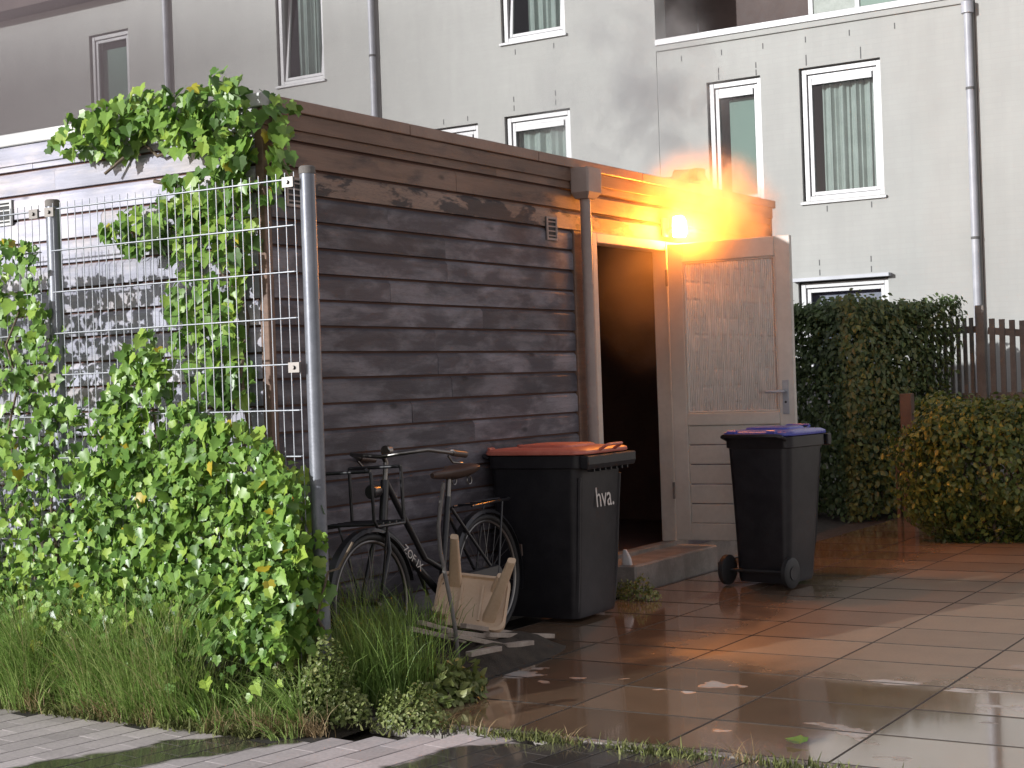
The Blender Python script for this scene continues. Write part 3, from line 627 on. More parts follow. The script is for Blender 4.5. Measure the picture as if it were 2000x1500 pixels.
MB().add([(-1.44, 0.02, 0), (-0.74, 0.02, 0), (-0.74, 0.02, 2.1), (-1.44, 0.02, 2.1)], [(0, 1, 2, 3)]).build('pane', M['blind'], lw)
weeps(H1, [(-3.35, 5.42), (-2.8, 5.42), (-2.25, 5.42), (-1.7, 5.42), (-1.15, 5.42), (-0.6, 5.42), (-1.7, 5.32 - .12), (-1.7, 5.14), (-1.02, 5.20), (-1.02, 5.13), (-2.85, 5.2), (-2.85, 5.12), (-2.35, 5.2), (-2.35, 5.11), (-1.5, 3.36), (-0.95, 3.36), (-1.62, 2.72), (-1.62, 2.6), (-0.98, 2.72), (-0.98, 2.6)])
rain_pipe(H1, 0.27, 0.0, 5.42, (4.55, 2.85)); 
MB().tube([(0.27, HY - 0.075, 5.42), (0.27, HY - 0.075, 5.55)], 0.07, 14).build('pipe_collar', M['greypipe'], H1, smooth=True)
MB().tube([(0.27, HY - 0.075, 5.55), (0.27, HY - 0.075, 7.9)], 0.035, 12).build('rain_pipe', M['gap'], H1, smooth=True)
mj = MB().box(-0.012, 0.012, -0.006, 0.0, 0, 0.06).mesh('joint_bead', M['gap'])
H2 = mk_house(XB[3], XB[2], TOPZ, [(-6.01, -4.99, 3.4, 5.0), (-7.17, -6.44, 3.4, 4.97), (-6.01, -5.02, 6.0, 7.55), (-7.2, -6.4, 0.1, 2.4)], labs[2])
window(H2, -6.01, -4.99, 3.4, 5.0, 'curtain', fill_from=0.0); window(H2, -7.17, -6.44, 3.4, 4.97, 'blind', fill_from=0.2); window(H2, -6.01, -5.02, 6.0, 7.55, 'curtain', R(5), False, fill_from=0.2)
weeps(H2, [(-5.85, 5.1), (-5.2, 5.1), (-5.85, 5.22), (-5.2, 5.22), (-7.0, 5.05), (-6.6, 5.05), (-5.8, 5.85), (-5.2, 5.85)])
rain_pipe(H2, -8.13, 0.0, 7.75, (6.1,))
H3 = mk_house(XB[4], XB[3], TOPZ, [(-9.94, -9.06, 5.93, 7.55), (-9.94, -9.06, 3.4, 5.0)], labs[3])
window(H3, -9.94, -9.06, 5.93, 7.55, 'curtain', R(6), False, fill_from=0.1); window(H3, -9.94, -9.06, 3.4, 5.0)
rain_pipe(H3, -12.10, 0.0, 7.75, (6.1,))
H4 = mk_house(XB[5], XB[4], TOPZ, [(-13.86, -12.98, 5.9, 7.25), (-13.86, -12.98, 3.4, 5.0)], labs[4])
window(H4, -13.86, -12.98, 5.9, 7.25, 'blind', 0, False, fill_from=0.0); window(H4, -13.86, -12.98, 3.4, 5.0)
H5 = mk_house(XB[6], XB[5], TOPZ, [(-18.5, -17.6, 5.9, 7.25)], labs[5]); window(H5, -18.5, -17.6, 5.9, 7.25)
for i, h in enumerate((H0, H1, H2, H3, H4, H5)):
    box('eave', XB[i + 1] + 0.003, XB[i] - 0.003, HY - (0.45 if i != 1 else -0.02), HY + 8, TOPZ + 0.004 + (0.3 if i == 1 else 0), TOPZ + 1.0, M['browncladding'], h)
    fix(h)
sl = empty('security_light', (-0.40, HY, 2.02)); tag(sl, 'small grey security light on the white wall above the hedge', 'wall light')
MB().loft([[Vector((0.07 * math.cos(a), -0.001 - q, 0.09 * math.sin(a) + 0.02)) for a in [2 * math.pi * i / 16 for i in range(16)]] for q in (0, 0.05)]).build('mount', M['greypipe'], sl, smooth=True)
MB().loft([[Vector((r_ * math.cos(a), -0.051 - q, r_ * math.sin(a) * 1.3 + 0.02)) for a in [2 * math.pi * i / 16 for i in range(16)]] for q, r_ in ((0, 0.06), (0.06, 0.055), (0.09, 0.03))]).build('head', M['white'], sl, smooth=True)

# ------------------------------------------------------------------ steel mesh fence
FY = -0.63
fence = empty('mesh_fence', (0.79, FY, 0)); tag(fence, 'grey welded steel mesh fence with round posts, overgrown with ivy', 'fence')
FT = 2.335
def fput(mb, name, mat, smooth=True, bevel=0): 
    o = mb.build(name, mat, fence, smooth=smooth, bevel=bevel); o.location = (-0.79, -FY, 0); return o
for px_ in (0.79, -0.80, -3.3):
    p = fput(MB().tube([(px_, FY, -0.05), (px_, FY, FT)], 0.034, 18), 'post', M['postgrey'])
    p2 = MB().tube([(0, 0, 0), (0, 0, 0.028), (0, 0, 0.034)], [0.036, 0.036, 0.03], 18).build('post_cap', M['slat'], p, (px_, FY, FT + 0.001), smooth=True)
RZ = [2.315 - 0.2 * k for k in range(12)]
for (xa, xb) in ((-0.76, 0.745), (-3.26, -0.845)):
    for z in RZ:
        if z < 0.05: continue
        for off in (-0.0065, 0.0065):
            fput(MB().tube([(xa, FY - 0.045 + off, z), (xb, FY - 0.045 + off, z)], 0.0031, 6), 'horizontal_wire', M['steel'])
    nv_ = int((xb - xa) / 0.05)
    wire = MB().tube([(0, 0, 0.06), (0, 0, 2.345)], 0.0023, 6).mesh('vertical_wire', M['steel'], True)
    for i in range(nv_ + 1):
        xx = xa + 0.012 + i * 0.05
        o = put('vertical_wire', wire, fence, (xx - 0.79, -0.045, 0))
clamp = MB().box(-0.03, 0.03, -0.012, 0.0, -0.022, 0.022).tube([(0, -0.012, 0), (0, -0.022, 0)], 0.009, 8).mesh('clamp', M['chrome'])
for px_ in (0.735, -0.75, -0.86):
    for z in (2.30, 1.50, 0.70): put('clamp', clamp, fence, (px_ - 0.79, -0.058, z))

# ------------------------------------------------------------------ leaves
LX = [(0, 0), (.22, -.13), (.50, .03), (.42, .24), (.50, .48), (.27, .60), (0, 1.0)]
def leaf_geo():
    r = [(x, y, 0.22 * abs(x) + (-0.10 * y * y)) for x, y in LX]; mid = (0, .42, -0.03); l = [(-x, y, z) for x, y, z in r[1:-1]]
    v = r + [mid] + l                           # 0..6 right, 7 mid, 8..12 left (of 1..5)
    fR = [(0, 1, 2), (0, 2, 3), (0, 3, 7), (3, 4, 5), (3, 5, 7), (5, 6, 7)]
    mp = {0: 0, 6: 6, 7: 7, 1: 8, 2: 9, 3: 10, 4: 11, 5: 12}
    return np.array(v), np.array(fR + [tuple(mp[i] for i in reversed(f)) for f in fR])
LV, LF = leaf_geo()
OV = np.array([(0, 0, 0), (.26, .25, .07), (.30, .55, .07), (0, 1, -.08), (-.30, .55, .07), (-.26, .25, .07)]); OF = np.array([(0, 1, 2), (0, 2, 3), (0, 3, 4), (0, 4, 5)])
def frames(n, t):
    """unit leaf frames from normals n and wished tip directions t"""
    n = n / np.linalg.norm(n, axis=1, keepdims=True); t = t - n * (t * n).sum(1, keepdims=True); t /= np.linalg.norm(t, axis=1, keepdims=True) + 1e-9
    return np.cross(t, n), t, n
def foliage_mesh(name, P_, n, t, size, tint, mat, geo=(LV, LF)):
    V, Fc = geo; b, t, n = frames(n, t); N = len(P_)
    vs_ = P_[:, None, :] + size[:, None, None] * (V[None, :, 0:1] * b[:, None, :] + V[None, :, 1:2] * t[:, None, :] + V[None, :, 2:3] * n[:, None, :])
    fs_ = (Fc[None] + (np.arange(N) * len(V))[:, None, None]).reshape(-1, 3)
    me = bpy.data.meshes.new(name); me.vertices.add(N * len(V)); me.vertices.foreach_set('co', vs_.reshape(-1))
    me.loops.add(len(fs_) * 3); me.polygons.add(len(fs_)); me.loops.foreach_set('vertex_index', fs_.reshape(-1))
    me.polygons.foreach_set('loop_start', np.arange(len(fs_)) * 3); me.polygons.foreach_set('loop_total', np.full(len(fs_), 3)); me.update(); me.validate()
    a = me.attributes.new('tint', 'FLOAT', 'FACE'); a.data.foreach_set('value', np.repeat(tint, len(Fc)).astype(np.float32))
    me.materials.append(mat); return me
IVY_ME = bpy.data.meshes.new('leaf'); IVY_ME.from_pydata(LV.tolist(), [], LF.tolist()); IVY_ME.materials.append(M['ivy'])
def leaf_objects(parent, P_, n, t, size):
    b, t, n = frames(n, t)
    for i in range(len(P_)):
        mw = Matrix(((b[i][0] * size[i], t[i][0] * size[i], n[i][0] * size[i], P_[i][0]), (b[i][1] * size[i], t[i][1] * size[i], n[i][1] * size[i], P_[i][1]), (b[i][2] * size[i], t[i][2] * size[i], n[i][2] * size[i], P_[i][2]), (0, 0, 0, 1)))
        o = bpy.data.objects.new('leaf', IVY_ME); COL.objects.link(o); o.parent = parent; o.matrix_world = mw
def inpoly(pts, poly):
    x, y = pts[:, 0], pts[:, 1]; ins = np.zeros(len(pts), bool); j = len(poly) - 1
    for i in range(len(poly)):
        xi, yi = poly[i]; xj, yj = poly[j]
        c = ((yi > y) != (yj > y)) & (x < (xj - xi) * (y - yi) / (yj - yi + 1e-12) + xi); ins ^= c; j = i
    return ins
def plane_poly(px_pts, Y): return [(on_y(x, y, Y).x, on_y(x, y, Y).z) for x, y in px_pts]
def sample_poly(poly, n):
    p = np.array(poly); lo, hi = p.min(0), p.max(0); out = np.zeros((0, 2))
    while len(out) < n:
        q = rng.uniform(lo, hi, (n * 2, 2)); out = np.vstack([out, q[inpoly(q, poly)]])
    return out[:n]
def ivy(name, label, pts, nrm, sizes, front, stems, cat='ivy', group=None):
    """pts/nrm arrays; the `front` largest-showing leaves become leaf objects, the rest one foliage part"""
    root = empty(name); tag(root, label, cat, group)
    N = len(pts); t = np.tile([0, 0, -1.0], (N, 1)) + rng.normal(0, 0.45, (N, 3)); nr = nrm + rng.normal(0, 0.55, (N, 3))
    order = np.argsort(-front); a = order[:300]; b = order[300:]
    leaf_objects(root, pts[a], nr[a], t[a], sizes[a])
    if len(b):
        tint = np.clip(rng.beta(2.0, 2.2, len(b)), 0, 0.93); tint[rng.random(len(b)) < 0.008] = 1.0
        o = put('foliage', foliage_mesh('foliage', pts[b], nr[b], t[b], sizes[b], tint, M['ivym']), root); o['kind'] = 'stuff'
    for s_ in stems: MB().tube(s_[0], s_[1], 6).build('stem', M['twig'], root, smooth=True)
    return root
def wander(a, b, n=9, amp=0.05):
    a, b = Vector(a), Vector(b)
    return [a.lerp(b, i / (n - 1)) + Vector(rng.normal(0, amp, 3).tolist()) * (0 if i == 0 else 1) for i in range(n)]

# ivy on the fence: outline of the growth on the fence plane
out_l = plane_poly([(-420, 470), (0, 475), (40, 462), (80, 475), (100, 520), (110, 585), (130, 660), (150, 720), (175, 790), (190, 860), (192, 1000), (192, 1420), (-420, 1500)], FY)
out_r = plane_poly([(185, 1420), (190, 960), (205, 860), (210, 790), (240, 740), (262, 700), (275, 645), (310, 640), (338, 690), (345, 745), (362, 800), (395, 780), (430, 812), (500, 822), (540, 850), (575, 895), (602, 915), (630, 975), (645, 1060), (648, 1180), (640, 1420)], FY)
def fence_ivy(name, label, poly, n, stems):
    q = sample_poly(poly, int(n * 1.6)); f_ = np.sin(q[:, 0] * 13 + np.sin(q[:, 1] * 9) * 1.4) * .5 + np.sin(q[:, 1] * 17 + q[:, 0] * 7 + 2) * .35 + np.sin(q[:, 0] * 31 - q[:, 1] * 23) * .25
    q = q[rng.random(len(q)) < np.clip(.62 + .55 * f_ + .3 * (q[:, 1] < 1.15), .16, 1)][:n]; n = len(q); z = q[:, 1]
    bulge = np.clip((1.35 - z) / 1.35, 0, 1) * 0.26 + 0.07
    dep = rng.beta(1.6, 1.2, n) * (bulge + 0.06) - 0.06
    nb_ = n // 4; dep[:nb_] = np.where((z[:nb_] < 1.0) & (q[:nb_, 0] < .66), -rng.uniform(.06, .24, nb_), dep[:nb_])                                   # leaves added behind the mesh to shade the gaps
    lowf = rng.random(n) < .012; z = np.where(z < .28, z * .5 + .28 + rng.uniform(0, .25, n), z); z = np.where(lowf, rng.uniform(.06, .5, n), z); dep = np.where(lowf, rng.uniform(.22, .42, n), dep)   # runners among the grass
    P_ = np.stack([q[:, 0], FY - 0.045 - dep, np.maximum(z, 0.05)], 1)
    nr = np.stack([rng.normal(0, .25, n), np.full(n, -1.0), np.full(n, 0.35)], 1)
    sz = rng.uniform(0.022, 0.052, n) + (rng.random(n) < .2) * rng.uniform(.01, .03, n)
    sz[:nb_] += .015
    return ivy(name, label, P_, nr, sz, dep + sz * 1.2 + rng.uniform(0, .03, n) - 3.0 * (q[:, 0] < -1.2), stems)
st = [(wander((x, FY - 0.03, 0.0), (x + rng.normal(0, .2), FY - 0.05, h), 10, 0.035), [0.011] * 5 + [0.006] * 5) for x, h in ((-1.0, 1.9), (-0.75, 1.3), (-1.3, 1.7), (-0.62, 1.0))]
iv1 = fence_ivy('ivy', 'tall leafy ivy over the left fence panel, reaching the fence top', out_l, 8200, st)
st = [(wander((x, FY - 0.03, 0.0), (x + rng.normal(0, .15), FY - 0.05, h), 10, 0.035), [0.011] * 5 + [0.006] * 5) for x, h in ((0.0, 1.5), (0.3, 1.2), (0.55, 1.0), (0.7, 0.75))]
iv2 = fence_ivy('ivy', 'glossy ivy smothering the lower half of the fence beside the end post', out_r, 8200, st)
# ivy on the shed corner: crown over the roof edge and a curtain below it
WY = -0.045
crown = plane_poly([(140, 300), (150, 255), (190, 225), (260, 192), (330, 178), (400, 178), (440, 158), (470, 142), (496, 150), (505, 200), (515, 240), (512, 300), (500, 345), (455, 340), (430, 310), (395, 300), (360, 290), (330, 262), (300, 262), (262, 300), (238, 310), (200, 298)], WY)
cur = [plane_poly(p, WY) for p in ([(430, 330), (505, 330), (500, 500), (490, 640), (500, 780), (400, 800), (360, 700), (350, 560), (385, 430), (410, 380)],
                                    [(350, 345), (420, 335), (405, 420), (380, 500), (330, 470), (300, 500), (225, 470), (240, 430), (290, 400), (325, 420)])]
qa = sample_poly(crown, 500); qb = np.vstack([sample_poly(cur[0], 430), sample_poly(cur[1], 170)])
q = np.vstack([qa, qb]); n = len(q); dep = rng.uniform(0, 1, n) * np.where(np.arange(n) < len(qa), 0.20, 0.13)
P_ = np.stack([q[:, 0], WY - dep, q[:, 1]], 1)
# some of it turns the corner on to the yard side and trails on the roof
nc = 110; ex = np.stack([0.04 + rng.uniform(0, .10, nc), rng.uniform(-0.05, 0.30, nc) ** 1.0, 0], 1) if False else np.stack([0.04 + rng.uniform(0, .10, nc), rng.uniform(-0.08, 0.16, nc), rng.uniform(2.30, 2.88, nc)], 1)
ex = ex[ex[:, 1] < 0.16 - (2.95 - ex[:, 2]) * 0.22]
P_ = np.vstack([P_, ex]); nr = np.vstack([np.stack([rng.normal(0.1, .3, n), np.full(n, -1.0), np.full(n, 0.4)], 1), np.stack([np.full(len(ex), 1.0), np.full(len(ex), -.4), np.full(len(ex), .3)], 1)])
sz = rng.uniform(0.04, 0.09, len(P_)); fr0 = np.concatenate([dep, np.zeros(len(ex))]) + sz + rng.uniform(0, .06, len(P_))
st = [(wander((-0.15, -0.03, 0), (-0.12, -0.05, 2.75), 12, 0.03), [0.016] * 6 + [0.010] * 6), (wander((-0.12, -0.05, 2.75), (-0.95, -0.06, 2.60), 8, 0.03), 0.009), (wander((-0.15, -0.05, 1.9), (-0.75, -0.06, 2.25), 7, 0.03), 0.008), (wander((-0.2, -0.04, 2.3), (-0.65, -0.05, 2.52), 6, 0.03), 0.011)]
ivy('ivy', 'ivy climbing the shed corner and spilling over the pale roof edge', P_, nr, sz, fr0, st)

# ------------------------------------------------------------------ blades of grass and weeds
def blades(name, base, height, lean, width, tint, mat, seg=4, droop=0.5):
    """base (n,3), height (n), lean (n,2) horizontal reach"""
    N = len(base); s_ = np.linspace(0, 1, seg + 1)
    horiz = lean[:, None, :] * (s_ ** 1.7)[None, :, None]
    zz = height[:, None] * (s_ - droop * 0.45 * s_ ** 3)[None, :]
    c = np.concatenate([base[:, None, :2] + horiz, base[:, None, 2:3] + zz[:, :, None]], 2)
    ang = rng.uniform(0, math.pi, N); sd_ = np.stack([np.cos(ang), np.sin(ang), np.zeros(N)], 1)
    w = width[:, None] * (1 - s_ ** 1.5 * 0.92)[None, :] * 0.5
    L_ = c - sd_[:, None, :] * w[:, :, None]; R_ = c + sd_[:, None, :] * w[:, :, None]
    vs_ = np.stack([L_, R_], 2).reshape(-1, 3); k = (seg + 1) * 2; f = []
    one = np.array([(2 * i, 2 * i + 1, 2 * i + 3, 2 * i + 2) for i in range(seg)])
    fs_ = (one[None] + (np.arange(N) * k)[:, None, None]).reshape(-1, 4)
    me = bpy.data.meshes.new(name); me.vertices.add(len(vs_)); me.vertices.foreach_set('co', vs_.reshape(-1))
    me.loops.add(len(fs_) * 4); me.polygons.add(len(fs_)); me.loops.foreach_set('vertex_index', fs_.reshape(-1))
    me.polygons.foreach_set('loop_start', np.arange(len(fs_)) * 4); me.polygons.foreach_set('loop_total', np.full(len(fs_), 4)); me.update(); me.validate()
    a = me.attributes.new('tint', 'FLOAT', 'FACE'); a.data.foreach_set('value', np.repeat(tint, seg).astype(np.float32)); me.materials.append(mat)
    return put(name, me)
def gpt(x, y): p = on_z(x, y); return (p.x, p.y)
# long grass on the verge in front of the fence
def verge(n, x0, x1, y0, y1): return np.stack([rng.uniform(x0, x1, n), rng.uniform(y0, y1, n), np.zeros(n)], 1)
def clumps(K, per, x0, x1, y0, y1, h0, h1, reach, tmean):
    B, Hh, Ln, Tt = [], [], [], []
    for _ in range(K):
        c = np.array([rng.uniform(x0, x1), rng.uniform(y0, y1)]); h = rng.uniform(h0, h1); n_ = int(per * rng.uniform(.5, 1.4)); r_ = rng.uniform(.02, .06)
        off = rng.normal(0, r_, (n_, 2)); g_ = rng.normal([0.02, -.07], [.10, .06])
        B.append(np.stack([c[0] + off[:, 0], np.clip(c[1] + off[:, 1], -1.14, -.45), np.zeros(n_)], 1)); hh = h * rng.uniform(.45, 1.15, n_); Hh.append(hh)
        Ln.append(off / r_ * reach * .35 + g_ + rng.normal(0, reach * .5, (n_, 2)) * hh[:, None] * 1.6); Tt.append(np.clip(rng.normal(rng.uniform(tmean - .2, tmean + .2), .16, n_), 0, 1))
    return np.vstack(B), np.concatenate(Hh), np.vstack(Ln), np.concatenate(Tt)
B_, H_, L_, T_ = clumps(120, 44, -1.8, 0.95, -1.08, -0.70, .14, .46, .24, .58)
tag(blades('grass', B_, H_, L_, rng.uniform(.003, .008, len(B_)), T_, M['grass'], 5, .9), 'long green grass along the verge below the ivy', 'grass', kind='stuff')
B_, H_, L_, T_ = clumps(52, 75, -0.9, 0.42, -1.06, -0.92, .45, .95, .30, .66)
tag(blades('grass', B_, H_, L_, rng.uniform(.002, .0055, len(B_)), T_, M['grass'], 6, .85), 'thick drooping tufts of taller grass below the ivy', 'grass', kind='stuff')
# dry straw at the road edge
N3 = 900; cx = rng.choice([-0.16, 0.0, 0.22, 0.78, 0.88, 1.0, 0.62, -0.5], N3); b3 = np.stack([cx + rng.normal(0, .05, N3), -1.10 + rng.normal(0, .025, N3) + np.clip(cx - .6, 0, 1) * .25, np.zeros(N3)], 1)
o = blades('grass', b3, np.clip(rng.normal(.10, .05, N3), .03, .26), np.stack([rng.normal(.0, .06, N3), rng.normal(-.03, .05, N3)], 1), rng.uniform(.002, .0045, N3), rng.random(N3), M['dry'], 4, .6); tag(o, 'dry straw-coloured grass along the edge of the brick road', 'grass', kind='stuff')
# grass round the bike and along the wall
N4 = 3600; b4 = verge(N4, 0.10, 1.05, -0.60, 1.15); b4[:, 2] = .05; keep = (rng.random(N4) < np.clip(1.2 - b4[:, 1] * .9, .10, 1)) & ~((b4[:, 0] > .62) & (b4[:, 1] > .05)); b4 = b4[keep]; N4 = len(b4)
o = blades('grass', b4, np.clip(rng.normal(.20, .08, N4) + .22 * (b4[:, 1] < .7) * (b4[:, 0] < .75), .05, .62), np.stack([rng.normal(.03, .07, N4), rng.normal(-.03, .07, N4)], 1), rng.uniform(.003, .006, N4), np.clip(rng.beta(2, 3, N4), 0, 1), M['grass'], 4, .9); tag(o, 'shaded wild grass round the bicycle wheels', 'grass', kind='stuff')
B_, H_, L_, T_ = clumps(26, 34, 0.84, 1.08, -0.62, -0.45, .35, .72, .16, .35); B_[:, 1] += rng.uniform(0, .32, len(B_))
tag(blades('grass', B_, H_, L_, rng.uniform(.003, .006, len(B_)), T_, M['grass'], 5, .7), 'tall grass in front of the bicycle front wheel', 'grass', kind='stuff')
B_, H_, L_, T_ = clumps(30, 26, 0.15, 0.95, -0.5, -0.45, .45, .85, .14, .45); B_[:, 1] += rng.uniform(-.15, .85, len(B_)); B_[:, 2] = .04; k_ = ~((B_[:, 0] > .48) & (B_[:, 1] > -.30)); B_, H_, L_, T_ = B_[k_], H_[k_], L_[k_], T_[k_]
tag(blades('grass', B_, H_, L_, rng.uniform(.003, .006, len(B_)), T_, M['grass'], 5, .6), 'tall shaded grass stalks in front of the bicycle', 'grass', kind='stuff')
# moss and short grass in the joint between the slabs and the road
N5 = 5200; xx = rng.uniform(0.9, 4.6, N5); b5 = np.stack([xx, -0.70 - np.clip(1.15 - xx, 0, 1) * .35 + rng.normal(0, .030, N5) + np.where(xx < 1.45, rng.normal(0, .07, N5), 0), np.zeros(N5)], 1)
dens = np.clip(1.25 - (xx - 1.2) * .42, .12, 1) * (0.55 + 0.45 * np.sin(xx * 11)); b5 = b5[rng.random(N5) < dens]; N5 = len(b5)
o = blades('moss', b5, np.clip(rng.normal(.030, .014, N5), .01, .10), rng.normal(0, .02, (N5, 2)), rng.uniform(.004, .010, N5), rng.random(N5), M['moss'], 2, .4); tag(o, 'moss and short weeds in the joint beside the road', 'moss', kind='stuff')
N6 = 130; cx = rng.choice([1.45, 1.62, 2.05, 2.75, 2.8], N6); b6 = np.stack([cx + rng.normal(0, .03, N6), -0.69 + rng.normal(0, .02, N6), np.zeros(N6)], 1)
o = blades('grass', b6, np.clip(rng.normal(.05, .03, N6), .02, .14), rng.normal(0, .06, (N6, 2)), rng.uniform(.002, .005, N6), rng.random(N6), M['dry'], 3, .5); tag(o, 'pale dry grass wisps in the joint by the slabs', 'grass', kind='stuff')
N7 = 3000; xx = rng.uniform(-1.8, 1.0, N7); b7 = np.stack([xx, -1.11 + np.clip(xx - .8, 0, .3) * .5 + rng.normal(0, .028, N7), np.zeros(N7)], 1)
o = blades('moss', b7, np.clip(rng.normal(.035, .02, N7), .01, .11), rng.normal(0, .03, (N7, 2)), rng.uniform(.004, .012, N7), rng.random(N7), M['moss'], 2, .4); tag(o, 'moss and matted dead grass where the verge meets the bricks', 'moss', kind='stuff')
# leafy weeds
def weed(cx, cy, rx, ry, h, n, label, mat='weed', sz=(.012, .026)):
    root = empty('weed', (cx, cy, 0)); tag(root, label, 'weed')
    p = rng.normal(0, 1, (n, 3)); p /= np.linalg.norm(p, axis=1, keepdims=True); p *= rng.uniform(.55, 1, (n, 1)) ** .5
    P_ = np.stack([p[:, 0] * rx, p[:, 1] * ry, np.abs(p[:, 2]) * h * (0.8 + .3 * np.sin(p[:, 0] * 7)) + .01], 1)
    nr = p + np.array([0, -.3, .6]) + rng.normal(0, .5, (n, 3))
    o = put('foliage', foliage_mesh('foliage', P_, nr, rng.normal(0, 1, (n, 3)) + [0, 0, .3], rng.uniform(*sz, n), rng.random(n), M[mat], (OV, OF)), root); o['kind'] = 'stuff'
    for i in range(14):
        a = rng.uniform(0, 6.28); r_ = rng.uniform(.3, .8); MB().tube([(0.3 * rx * math.cos(a), .3 * ry * math.sin(a), 0), (rx * r_ * math.cos(a), ry * r_ * math.sin(a), h * .75)], [.003, .0015], 5).build('stem', M['weed'], root)
weed(0.86, -0.76, .26, .15, .34, 3000, 'bushy small-leaved weed at the foot of the fence end post')
weed(1.30, -0.70, .17, .12, .17, 1100, 'low yellowish weed spreading on the corner of the slabs')
weed(1.16, -0.20, .12, .22, .16, 500, 'shaded broad-leaved weed in front of the wood strips', sz=(.03, .06))
weed(0.50, 2.88, .16, .12, .14, 600, 'small dark weed beside the doorstep behind the orange-lid bin')

# hedge and shrub
def box_foliage(n, lo, hi, rough=0.10, surf=0.75):
    lo = np.array(lo); hi = np.array(hi); u = rng.uniform(0, 1, (n, 3)); ax = rng.choice(3, n, p=[.42, .33, .25]); side = (rng.random(n) < .5).astype(float); side[ax == 2] = 1
    edge = rng.random(n) < surf; d = np.abs(rng.normal(0, .05, n)); v = np.where(side > .5, 1 - d, d)
    u[np.arange(n)[edge], ax[edge]] = v[edge]
    p = lo + u * (hi - lo); nz = 0.5 * np.sin(p[:, 0] * 5 + p[:, 2] * 3) + .5 * np.sin(p[:, 1] * 4 - p[:, 2] * 5 + 1)
    nr = (u - .5) * 2; nr[:, 2] = np.maximum(nr[:, 2], -.2)
    return p + nr * (nz * rough)[:, None] * .6 + rng.normal(0, .03, (n, 3)), nr
hedge = empty('hedge', (-0.1, 9.0, 0), R(-30)); tag(hedge, 'clipped dark green hedge standing behind the open door', 'hedge')
P_, nr = box_foliage(26000, (-0.85, -0.45, 0.02), (0.33, 0.95, 2.06))
put('foliage', foliage_mesh('foliage', P_, nr + rng.normal(0, .6, nr.shape), rng.normal(0, .5, P_.shape) + [0, 0, -.9], rng.uniform(.035, .08, len(P_)), rng.beta(2, 2.5, len(P_)), M['hedge'], (OV, OF)), hedge)['kind'] = 'stuff'
for i in range(10): MB().tube(wander((rng.uniform(-.6, .1), rng.uniform(-.2, .7), -.04), (rng.uniform(-.6, .1), rng.uniform(-.2, .7), 1.7), 6, .04), [.018] * 3 + [.009] * 3, 6).build('stem', M['twig'], hedge)
shrub = empty('shrub', (1.72, 6.95, 0)); tag(shrub, 'rounded yellow-green shrub at the right beyond the blue-lid bin', 'shrub')
n = 17000; p = rng.normal(0, 1, (n, 3)); p /= np.linalg.norm(p, axis=1, keepdims=True); rad = rng.uniform(.35, 1, n) ** .45 * (1 + .09 * np.sin(p[:, 0] * 6 + p[:, 2] * 5) + .06 * np.sin(p[:, 1] * 11 + p[:, 2] * 9))
e = np.abs(p) ** .75 * np.sign(p); P_ = np.stack([e[:, 0] * .80, e[:, 1] * .75, .58 + e[:, 2] * .62], 1) * np.stack([rad, rad, np.ones(n)], 1); P_[:, 2] = .60 + (P_[:, 2] - .60) * rad; P_[:, 2] = np.clip(P_[:, 2], .02, 2)
put('foliage', foliage_mesh('foliage', P_, p + rng.normal(0, .6, p.shape), rng.normal(0, .5, p.shape) + [0, 0, -.7], rng.uniform(.03, .07, n), np.clip(rng.beta(2, 2.2, n), 0, .95), M['shrub'], (OV, OF)), shrub)['kind'] = 'stuff'
for i in range(9): MB().tube(wander((rng.uniform(-.3, .3), rng.uniform(-.3, .3), -.05), (rng.uniform(-.5, .5), rng.uniform(-.5, .5), .95), 6, .04), [.014] * 3 + [.007] * 3, 6).build('stem', M['twig'], shrub)
# slatted garden fence, brown post
sf = empty('slat_fence', (0.35, 10.0, 0)); tag(sf, 'grey wooden slat fence with gaps behind the shrub at the right', 'fence')
def slats(a, b, n_, h0, h1):
    a, b = Vector(a), Vector(b); d = (b - a).normalized(); nn = Vector((d.y, -d.x, 0))
    for i in range(n_):
        c = a.lerp(b, (i + .5) / n_); h_ = h0 + (h1 - h0) * i / n_
        w_ = (b - a).length / n_ * 0.52
        r0 = [c + d * (w_ / 2) * u + nn * .009 * v for u, v in ((-1, -1), (1, -1), (1, 1), (-1, 1))]
        MB().loft([[q + Vector((0, 0, .05)) for q in r0], [q + Vector((0, 0, h_)) for q in r0]]).build('slat', M['slat'], sf)
    for z in (.45, 1.1, h0 - .12): beam('rail', a + nn * -.028 + UP * z, b + nn * -.028 + UP * (z + (h1 - h0 if z > 1.5 else 0)), .036, .07, M['slat'], sf)
slats((-0.35, 0.25, 0), (0.40, 0.0, 0), 10, 1.90, 1.90); slats((0.53, -0.02, 0), (2.1, -0.35, 0), 15, 1.88, 1.70)
for (x_, y_, h_) in ((0.465, -0.01, 2.02), (2.17, -0.37, 1.9)): MB().box(x_ - .045, x_ + .045, y_ - .045, y_ + .045, -.05, h_).build('post', M['slat'], sf, bevel=.006)
bp = empty('garden_post', (0.47, 8.6, 0)); tag(bp, 'short brown wooden post between the hedge and the shrub', 'post')
MB().box(-.055, .055, -.055, .055, -.05, 1.17).build('post', M['brownpost'], bp, bevel=.006); MB().box(-.125, -.085, -.03, .03, -.05, .75).build('stake', M['brownpost'], bp, bevel=.004)
MB().box(-.084, -.056, -.02, .02, .5, .56).build('cleat', M['brownpost'], bp)
